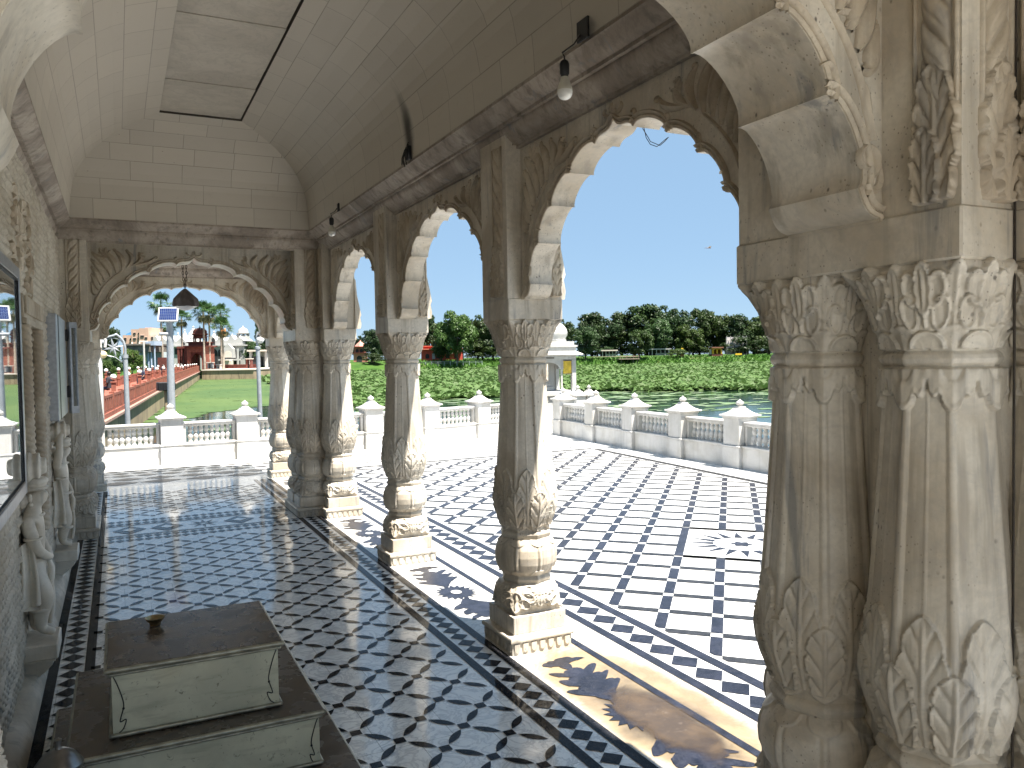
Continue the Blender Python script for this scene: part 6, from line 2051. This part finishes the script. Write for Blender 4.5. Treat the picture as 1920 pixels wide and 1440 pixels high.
# stone landing in front of the temple
f = Far(427, 712, 130, 22)
e = f.root('stone_landing', 'brown stone landing platform with a pale coping at the end of the causeway', 'platform')
mb = MB(); f.box(mb, 379, 694.5, 476, 726, 0, 22); mb.build('wall', M['cwall'], e, 30)
mb = MB(); f.box(mb, 378.5, 692.3, 477, 694.4, -.15, 22.2); mb.build('coping', M['cream'], e, 30)

# red gate
f = Far(368, 690, 139, 4.0)
e = f.root('red_gatehouse', 'dark red sandstone gate with a domed pavilion on top at the end of the causeway', 'gatehouse')
mb = MB(); f.box(mb, 351, 656, 358.2, 694, 0, 4.2); f.box(mb, 378.8, 656, 386, 694, 0, 4.2); f.box(mb, 358.3, 656, 378.7, 660.5, .1, 4.1); f.box(mb, 351, 650.5, 386, 655.9, 0.02, 4.18)
mb.build('wall', M['red'], e, 30)
mb = MB(); f.box(mb, 346.5, 648.0, 390.5, 650.4, -.5, 4.7); f.box(mb, 353, 642.6, 384, 647.9, .3, 3.9); f.box(mb, 350.5, 640.8, 386.5, 642.5, .1, 4.1); mb.build('parapet', M['redd'], e, 30)
mb = MB()
for i in range(8):
    a = i * PI / 4 + PI / 8; mb.tube([(f.X(368) + 11.2 * f.k * math.cos(a), 2.1 + 11.2 * f.k * math.sin(a), f.Z(640.7)), (f.X(368) + 11.2 * f.k * math.cos(a), 2.1 + 11.2 * f.k * math.sin(a), f.Z(632))], .13, 6)
f.lathe(mb, 368, 2.1, [(12.5, 634.0), (12.8, 632.4), (12.5, 631.8)], 8)
mb.build('pavilion', M['redd'], e, 40)
mb = MB(); f.lathe(mb, 368, 2.1, [(15.5, 630.2), (12.6, 631.9), (11.6, 629.5), (14.5, 626.5), (14.8, 625.2), (12.5, 624.2), (12.8, 621), (11.2, 618), (7.5, 615.6), (3, 614.2), (.8, 613.4)], 16); ed = mb.build('dome', M['redd'], e, 40)
mb = MB(); f.lathe(mb, 368, 2.1, [(1.2, 613.8), (1.5, 612.6), (.5, 611.5), (.9, 610.8), (.1, 609)], 10)
for i in range(6):
    a = i * PI / 3; mb.tube([(f.X(368) + 9 * f.k * math.cos(a), 2.1 + 9 * f.k * math.sin(a), f.Z(617)), (f.X(368) + 9 * f.k * math.cos(a), 2.1 + 9 * f.k * math.sin(a), f.Z(614.5))], [.10, .02], 6)
mb.build('finial', M['plaster'], ed, 60)
mb = MB()
for x0, x1 in ((330.5, 334.5), (337, 340), (343.5, 350.5)): f.box(mb, x0, 652, x1, 694, .6, 3.2)
f.box(mb, 330, 649, 350.9, 652.9, .55, 3.3); mb.build('side_gallery', M['redd'], e, 30)
mb = MB(); f.box(mb, 361.5, 666, 364, 694, 1.6, 2.2); f.box(mb, 373, 664, 376, 694, 1.6, 2.2); f.box(mb, 361.6, 663.4, 375.9, 665.9, 1.62, 2.2); mb.build('inner_frame', M['redd'], e, 30)
mb = MB()
for side in (358.25, 378.75):
    pass
mini_arch(lambda d, z, n: (f.X(368.5) + d, .25 + n, z), 9.0 * f.k, f.Z(672), f.Z(662.2), 10.2 * f.k, f.Z(660.45), mb, .3); mb.build('cusped_arch', M['redd'], e, 28)

# white temple behind the gate
f = Far(372, 692, 158, 12)
e = f.root('white_temple', 'white temple with gabled roofline, spires and small domed turret behind the red gate', 'temple')
mb = MB(); f.box(mb, 286, 650, 459, 694, 0, 12); f.box(mb, 284, 647.4, 461, 649.9, -.5, 12.5); f.box(mb, 287, 640, 455, 647.3, .2, 11); mb.build('wall', M['plaster'], e, 30)
mb = MB()
for k, x in enumerate((292, 306, 322, 340, 398, 414, 434, 449)):
    w = 8.5; top = 629 if k % 2 == 0 else 632
    pts = [(f.X(x - w), f.Z(640)), (f.X(x + w), f.Z(640)), (f.X(x + w * .55), f.Z(636)), (f.X(x + w * .3), f.Z(top + 3.2)), (f.X(x), f.Z(top)), (f.X(x - w * .3), f.Z(top + 3.2)), (f.X(x - w * .55), f.Z(636))]
    mb.prism(pts, lambda a, b, t: (a, t, b), .25, 6.0)
    mb.tube([(f.X(x), 1.0, f.Z(top)), (f.X(x), 1.0, f.Z(top - 3.5))], [.14, .02], 6)
mb.build('roof_gable', M['plaster'], e, 30)
for (x, yb, yt, w) in ((344, 640, 610, 15), (327, 645, 616, 9), (300, 645, 613, 8), (314, 645, 622, 7), (384, 640, 620, 7)):
    mb = MB()
    n = 7; prof = []
    for q in range(n + 1):
        u = q / n; r = w * (1 - u ** 1.6) * (.96 if q % 2 else 1.04) + .5; prof.append((r, yb + (yt - yb) * u * .92)); prof.append((r * .94, yb + (yt - yb) * (u * .92 + .05)))
    prof += [(1.6, yt + 1.6), (2.4, yt + .8), (.6, yt - .6), (.1, yt - 2.8)]
    f.lathe(mb, x, 5.5, prof, 12, rf=lambda a, z: 1 + .07 * math.cos(4 * a)); mb.build('spire', M['plaster'], e, 30)
mb = MB()
for i in range(8):
    a = i * PI / 4 + .2; mb.tube([(f.X(445) + 10 * f.k * math.cos(a), 4 + 10 * f.k * math.sin(a), f.Z(640)), (f.X(445) + 10 * f.k * math.cos(a), 4 + 10 * f.k * math.sin(a), f.Z(625))], .15, 6)
f.lathe(mb, 445, 4, [(12, 641), (12.5, 630.6), (12.5, 629.3), (10.5, 629.0)], 8); f.lathe(mb, 445, 4, [(14, 625.2), (10.5, 626.4), (9.6, 624.4), (9.3, 620.4), (7.5, 617.4), (4.4, 615.2), (1.8, 614), (1, 612.4), (.2, 609.6)], 20)
mb.build('turret', M['plaster'], e, 40)
for (x0, y0, x1, y1) in ((398.5, 634, 404.5, 648), (329, 652, 334, 664), (338, 652, 342.5, 664), (410, 656, 417, 690), (440, 658, 451, 684), (392, 654, 409, 692), (292, 654, 297, 664), (301, 654, 306, 664), (310, 654, 315, 664), (293, 671, 310, 692), (343, 641.5, 348, 647)):
    mb = MB(); opening(f, mb, x0, y0, x1, y1); mb.build('doorway', M['dark'], e, 30)
mb = MB(); f.box(mb, 424, 655, 443, 672, -1.6, -.1); mini = MB()
mb.prism([(f.X(424), f.Z(655)), (f.X(443), f.Z(655)), (f.X(438), f.Z(650)), (f.X(433.5), f.Z(646)), (f.X(429), f.Z(650))], lambda a, b, t: (a, t, b), -1.55, -.15)
f.box(mb, 418, 674, 452, 677, -2.4, -.1); f.box(mb, 421, 655, 423.5, 692, -2.0, -1.6); f.box(mb, 451, 655, 454, 692, -2.0, -1.6); mb.build('porch', M['plaster'], e, 30)
mb = MB(); opening(f, mb, 427, 659, 440, 671, -1.66); mb.build('doorway', M['cream'], e, 30)
mb = MB(); f.box(mb, 430, 677.5, 446, 694, -4, -2.5); f.box(mb, 432, 675.5, 444, 677.4, -4.2, -2.3); mb.build('plinth', M['cream'], e, 30)

# low white block to the right, stalls
f = Far(478, 692, 150, 5)
e = f.root('white_shelter', 'low flat-roofed white shelter with square piers right of the temple', 'shelter')
mb = MB(); f.box(mb, 465, 656, 505, 659, -.4, 5.2); mb.build('roof', M['cream'], e, 30)
mb = MB()
f.box(mb, 466, 659.1, 505, 694, 4.4, 5); mb.build('wall', M['plaster'], e, 30)
for x in (468, 483, 497): mb = MB(); f.box(mb, x, 659.1, x + 4, 694, 0, .7); mb.build('pier', M['plaster'], e, 30)
mb = MB(); opening(f, mb, 473, 668, 481, 694, 4.2); mb.build('doorway', M['dark'], e, 30)
f = Far(300, 694, 137, 1)
for i, (x0, y0, x1, y1, mat, lab) in enumerate([(405, 683, 413, 692, 'cream', 'small pale stone bench left of the temple porch'), (388, 679, 398, 689, 'plaster', 'white ticket table beside the red gate'), (461, 672, 472, 694, 'redd', 'dark red stall under a grey slab right of the temple porch')]):
    g = Far((x0 + x1) / 2, y1, 138, 1.0); ee = g.root(['stone_bench', 'table', 'stall'][i], lab, ['bench', 'table', 'stall'][i])
    mb = MB(); g.box(mb, x0, y0, x1, y0 + 1.6, -.2, 1.2); mb.build('slab', M['cream' if i else 'plaster'], ee, 30)
    mb = MB(); g.box(mb, x0 + 1, y0 + 1.61, x0 + 3.2, y1 + 2, 0, 1); g.box(mb, x1 - 3.2, y0 + 1.61, x1 - 1, y1 + 2, 0, 1); mb.build('leg', M[mat], ee, 30)
f = Far(440, 692, 142, .6); e = f.root('low_red_wall', 'low red boundary wall in front of the white temple', 'wall'); mb = MB(); f.box(mb, 388, 684.5, 481, 696, 0, .5); f.box(mb, 388, 683.4, 481, 684.4, -.1, .6); mb.build('wall', M['redd'], e, 30)

# pink block of flats and the dark flat-roofed hall
f = Far(255, 690, 190, 12)
e = f.root('pink_building', 'pale pink multi-storey building with blue roof sheeting beyond the trees', 'building')
mb = MB(); f.box(mb, 228, 628, 247.9, 696, 1, 12); f.box(mb, 248, 617.5, 264.9, 696, 0, 12); f.box(mb, 265, 616, 282, 696, -.6, 12); f.box(mb, 267, 614.2, 279, 615.9, 2, 9); wl = mb.build('wall', M['pink'], e, 30)
mb = MB(); f.box(mb, 282.1, 628, 300, 696, .5, 12); mb.build('annex', M['cream'], e, 30)
for (x0, y0, x1, y1, d) in ((252.5, 624, 256.5, 627.5, 0), (242, 634.5, 247, 637.5, 1), (268, 629.5, 274, 632.5, -.6), (261.5, 624, 264, 627, 0), (261.5, 634, 264, 637, 0), (276, 633, 280, 636, -.6), (231, 633, 235, 639, 1), (284, 632, 287, 638, .5), (292, 632, 295, 640, .5), (252, 634, 257, 637, 0)):
    mb = MB(); f.box(mb, x0, y0, x1, y1, d - .12, d + .05); w_ = mb.build('window', M['dark'], e, 30)
    mb = MB(); f.box(mb, x0 - .4, y0 - .7, x1 + .4, y0 - .2, d - .14, d + .05); mb.build('sunshade', M['cream'], w_, 30)
mb = MB()
mb.prism([(f.X(229), f.Z(627.9)), (f.X(247.5), f.Z(627.9)), (f.X(247.5), f.Z(621)), (f.X(240), f.Z(622)), (f.X(233), f.Z(624.5))], lambda a, b, t: (a, t, b), 2, 10); mb.build('roof_sheet', plain('blue_sheet', (.08, .28, .55), .5), e, 30)
f = Far(262, 696, 132, 7)
e = f.root('grey_hall', 'low dark flat-roofed hall with pale blue columns left of the temple', 'building')
mb = MB(); f.box(mb, 235, 644.5, 284, 647.5, -.6, 7); f.box(mb, 236, 647.6, 283, 660, -.2, 6.8); mb.build('roof', plain('weathered_roof', (.16, .145, .125), .9, 0, .3, 1.5), e, 30)
mb = MB(); f.box(mb, 236, 660.1, 283, 705, 5, 6.5); mb.build('wall', plain('bluish_wall', (.42, .50, .52), .8), e, 30)
mb = MB()
for x in (276, 281.5, 288): mb.tube([(f.X(x), .6, f.Z(705)), (f.X(x), .6, f.Z(648))], 1.5 * f.k, 8)
f.box(mb, 274, 640, 291, 648, .0, 3.0); mb.build('column', plain('blue_column', (.33, .40, .5), .7), e, 40)
mb = MB(); f.box(mb, 293.5, 671, 310, 706, .5, 2); mb.build('shutter', M['redd'], e, 30)
mb = MB()
for x in (244, 258, 272): f.lathe(mb, x, 1, [(1.6, 644.4), (1.8, 643.6), (.3, 641)], 8)
mb.build('roof_finial', M['cream'], e, 40)

# red buildings further right
f = Far(674, 678, 196, 4)
e = f.root('red_gate_tower', 'small red gate tower with a peaked roof on the far bank', 'tower')
mb = MB(); f.box(mb, 663, 662.5, 684, 682, 0, 4); f.box(mb, 664.5, 651, 682.5, 661.2, .3, 3.7); mb.build('wall', plain('salmon_sandstone', (.50, .20, .15), .8), e, 30)
mb = MB(); f.box(mb, 661, 661.3, 686, 662.4, -.4, 4.4); f.box(mb, 661.5, 649.5, 685.5, 650.9, -.4, 4.4); mb.build('ledge', M['redd'], e, 30)
mb = MB(); f.lathe(mb, 673.5, 2, [(11.5, 649.4), (9, 646.5), (6, 643.5), (2, 640.5), (.3, 637.5)], 4); mb.build('roof', plain('salmon_roof', (.52, .24, .19), .8), e, 30)
mb = MB(); opening(f, mb, 667, 654, 672.5, 661, .22); opening(f, mb, 675, 654, 680.5, 661, .22); opening(f, mb, 669, 667, 679, 682, -.06); mb.build('doorway', M['dark'], e, 30)
f = Far(820, 676, 200, 8)
e = f.root('red_building', 'bright red single-storey building behind the big dome-shaped tree', 'building')
mb = MB(); f.box(mb, 790, 655.5, 866, 680, 0, 8); f.box(mb, 793, 649.5, 812, 655.4, 1, 7); mb.build('wall', plain('bright_red_wall', (.50, .075, .05), .8), e, 30)
mb = MB(); f.box(mb, 788, 653.6, 868, 655.4, -.8, 8.5); f.box(mb, 791, 648.2, 814, 649.4, .4, 7.4); mb.build('roof', plain('red_roof', (.60, .17, .11), .8), e, 30)
for (a, b) in ((798, 805), (818, 825), (836, 843), (852, 859)):
    mb = MB(); opening(f, mb, a, 663, b, 672); mb.build('window', M['dark'], e, 30)
mb = MB(); f.box(mb, 810.5, 662, 816, 673, -.15, -.05); mb.build('notice', M['plaster'], e, None)
# railing along the bank
f = Far(800, 680, 188, .1)
e = f.root('bank_fence', 'thin grey pipe railing along the grassy bank in front of the red building', 'fence')
mb = MB(); f.box(mb, 655, 678.6, 905, 679.0, 0, .05); f.box(mb, 655, 681.2, 905, 681.5, 0, .05); mb.build('rail', M['galv'], e, 30)
ps = MB(); ps.box(-.05, -.05, f.Z(686), .05, .05, f.Z(678.3)); pmesh = ps.mesh('fence_post', M['galv'], 30)
for i in range(22): link('post', pmesh, e, (f.X(656 + i * 11.8), 0, 0))

# jetty, sheds, van, booth, hoarding on the right bank
f = Far(1178, 672, 214, 6)
e = f.root('jetty', 'small wooden jetty on posts at the edge of the grassy bank', 'jetty')
mb = MB(); f.box(mb, 1110, 667.6, 1196, 668.6, 1, 2.5); f.box(mb, 1158, 672.4, 1196, 673.6, -3, 3); mb.build('deck', plain('weathered_wood', (.30, .25, .19), .9), e, 30)
mb = MB()
for x in (1160, 1172, 1185, 1194): f.box(mb, x, 665.5, x + .8, 672.3, -2.8, -2.6)
f.box(mb, 1158, 668.8, 1196, 669.4, -2.85, -2.7); mb.build('railing', plain('jetty_rail', (.28, .20, .16), .9), e, 30)
mb = MB()
for x in (1162, 1184, 1192): f.box(mb, x, 673.7, x + 1.4, 688, -2.5, -2.2)
mb.build('leg', plain('jetty_post', (.14, .11, .09), .9), e, 30)
for i, (x0, x1, yt, yb, D, lab, nm) in enumerate([(1127, 1158, 656, 667, 228, 'long low shed with a pale flat roof behind the jetty', 'shed'), (1220, 1258, 653.5, 665.5, 228, 'long white canteen shed with a dark front under the tallest tree', 'shed')]):
    f = Far((x0 + x1) / 2, yb, D, 4); e = f.root(nm, lab, nm)
    mb = MB(); f.box(mb, x0, yt, x1, yt + 2.2, -.8, 4.2); mb.build('roof', M['cream' if i == 0 else 'plaster'], e, 30)
    mb = MB(); f.box(mb, x0 + 1, yt + 2.3, x1 - 1, yb + 1, 2.5, 4); mb.build('wall', M['dark'], e, 30)
    mb = MB()
    for q in range(5): x = x0 + 2 + (x1 - x0 - 6) * q / 4; f.box(mb, x, yt + 2.21, x + 1.2, yb + 1, -.5, -.2)
    f.box(mb, x0 + 10, yb - 3.5, x1 - 4, yb + 1, .5, 1.4); mb.build('post', M['plaster'], e, 30)
f = Far(1346, 668, 224, 4); e = f.root('yellow_booth', 'bright yellow booth with a red base on the far bank', 'booth')
mb = MB(); f.box(mb, 1336, 653, 1338.5, 663.5, 0, 4); f.box(mb, 1351.5, 653, 1354, 663.5, 0, 4); f.box(mb, 1343.5, 653, 1346, 663.5, 0, .4); f.box(mb, 1336, 652.9, 1354, 655, 0, 4); f.box(mb, 1338.6, 655.1, 1351.4, 663.4, 3.4, 3.9); mb.build('wall', plain('yellow_paint', (.75, .42, .02), .6), e, 30)
mb = MB(); f.box(mb, 1334, 650.5, 1356, 652.8, -.6, 4.6); mb.build('roof', plain('booth_roof', (.22, .10, .06), .8), e, 30)
mb = MB(); f.box(mb, 1335, 663.6, 1355, 669, -.2, 4.2); mb.build('base', M['redd'], e, 30)
mb = MB(); f.box(mb, 1332, 655, 1335, 664, .5, 1.2); mb.build('cabinet', M['plaster'], e, 30)
f = Far(1379, 668, 232, 3); e = f.root('white_hoarding', 'white scaffolded hoarding with dark shed behind it on the far bank', 'hoarding')
mb = MB(); f.box(mb, 1362, 632, 1385, 652, 0, .4); mb.build('sheet', plain('white_sheet', (.62, .56, .56), .7), e, 30)
mb = MB()
for x in (1362, 1369, 1377, 1385, 1392, 1399): f.box(mb, x, 630, x + .8, 672, -.5, -.3)
for y in (632, 638, 645, 652, 658, 664): f.box(mb, 1362, y, 1400, y + .5, -.55, -.51)
mb.build('scaffold', M['plaster'], e, 30)
mb = MB(); f.box(mb, 1388, 639, 1408, 672, 2, 6); mb.build('shed_wall', plain('dark_plank', (.06, .045, .045), .9), e, 30)
mb = MB(); f.box(mb, 1364, 653, 1384, 664, 1.0, 3); mb.build('stacked_sacks', M['plaster'], e, 30)
f = Far(1279, 666, 222, 1); e = f.root('yellow_sign', 'yellow round-topped board on the bank below the tallest tree', 'sign')
mb = MB(); mb.prism([(f.X(1276.5), f.Z(664)), (f.X(1282), f.Z(664)), (f.X(1282), f.Z(655)), (f.X(1281), f.Z(653)), (f.X(1279.3), f.Z(652.3)), (f.X(1277.5), f.Z(653)), (f.X(1276.5), f.Z(655))], lambda a, b, t: (a, t, b), 0, .25); mb.build('board', plain('yellow_board', (.75, .48, .03), .6), e, 30)
mb = MB(); f.box(mb, 1276, 664.1, 1282.5, 668, -.1, .5); mb.build('base', plain('sign_base', (.5, .22, .1), .7), e, 30)
f = Far(1385, 667, 222, 1); e = f.root('yellow_barrier', 'low yellow barrier in front of the white hoarding', 'barrier')
mb = MB(); f.box(mb, 1379, 662.5, 1391, 665.5, 0, .4); mb.build('board', bpy.data.materials['yellow_board'], e, 30)
mb = MB(); f.box(mb, 1380, 665.6, 1381, 669, 0, .3); f.box(mb, 1389, 665.6, 1390, 669, 0, .3); mb.build('foot', M['dark'], e, 30)
# ------------------------------------------------------------------ camera and light
cam = bpy.data.cameras.new('camera'); co = bpy.data.objects.new('camera', cam); COL.objects.link(co)
cam.sensor_fit = 'HORIZONTAL'; cam.sensor_width = 36.0; cam.lens = 1512.04 / 1920 * 36
cam.clip_start = .05; cam.clip_end = 3000
yaw, pit, rol = math.radians(26.0523), math.radians(-1.9305), math.radians(-.9253)
f = Vector((math.sin(yaw) * math.cos(pit), math.cos(yaw) * math.cos(pit), math.sin(pit)))
r = Vector((math.cos(yaw), -math.sin(yaw), 0)); u = r.cross(f)
r2 = r * math.cos(rol) + u * math.sin(rol); u2 = -r * math.sin(rol) + u * math.cos(rol)
co.matrix_world = Matrix(((r2.x, u2.x, -f.x, 0), (r2.y, u2.y, -f.y, 0), (r2.z, u2.z, -f.z, 1.6), (0, 0, 0, 1)))
scene.camera = co

SUN_EL = math.radians(68); SUN_DIR = Vector((.5, -.866, 0)).normalized()
sun = bpy.data.lights.new('sun', 'SUN'); so = bpy.data.objects.new('sun', sun); COL.objects.link(so)
sun.energy = 4.6; sun.angle = math.radians(.53); sun.color = (1.0, .94, .85)
d = Vector((SUN_DIR.x * math.cos(SUN_EL), SUN_DIR.y * math.cos(SUN_EL), math.sin(SUN_EL)))
so.rotation_euler = d.to_track_quat('Z', 'Y').to_euler()
so.location = d * 60
w = bpy.data.worlds.new('World'); scene.world = w; w.use_nodes = True
nt = w.node_tree; bg = nt.nodes['Background']
sky = nt.nodes.new('ShaderNodeTexSky'); sky.sky_type = 'NISHITA'; sky.sun_disc = False
sky.sun_elevation = SUN_EL; sky.sun_rotation = math.atan2(SUN_DIR.x, SUN_DIR.y)
sky.air_density = .75; sky.dust_density = .15; sky.ozone_density = 1.2; sky.altitude = 400
mx = nt.nodes.new('ShaderNodeMix'); mx.data_type = 'RGBA'; mx.inputs[0].default_value = .8       # flat blue mixed over the sky texture to level its gradient
mx.inputs[7].default_value = (2.02, 3.2, 4.55, 1)
nt.links.new(sky.outputs[0], mx.inputs[6]); nt.links.new(mx.outputs[2], bg.inputs[0]); bg.inputs[1].default_value = .0485
vs = scene.view_settings; vs.view_transform = 'Standard'; vs.look = 'None'; vs.exposure = 1.95; vs.gamma = 1.0
scene.cycles.max_bounces = 12; scene.cycles.diffuse_bounces = 8; scene.cycles.glossy_bounces = 4; scene.cycles.transmission_bounces = 6
scene.cycles.sample_clamp_indirect = 6; scene.cycles.use_denoising = True
scene.cycles.caustics_reflective = False; scene.cycles.caustics_refractive = False
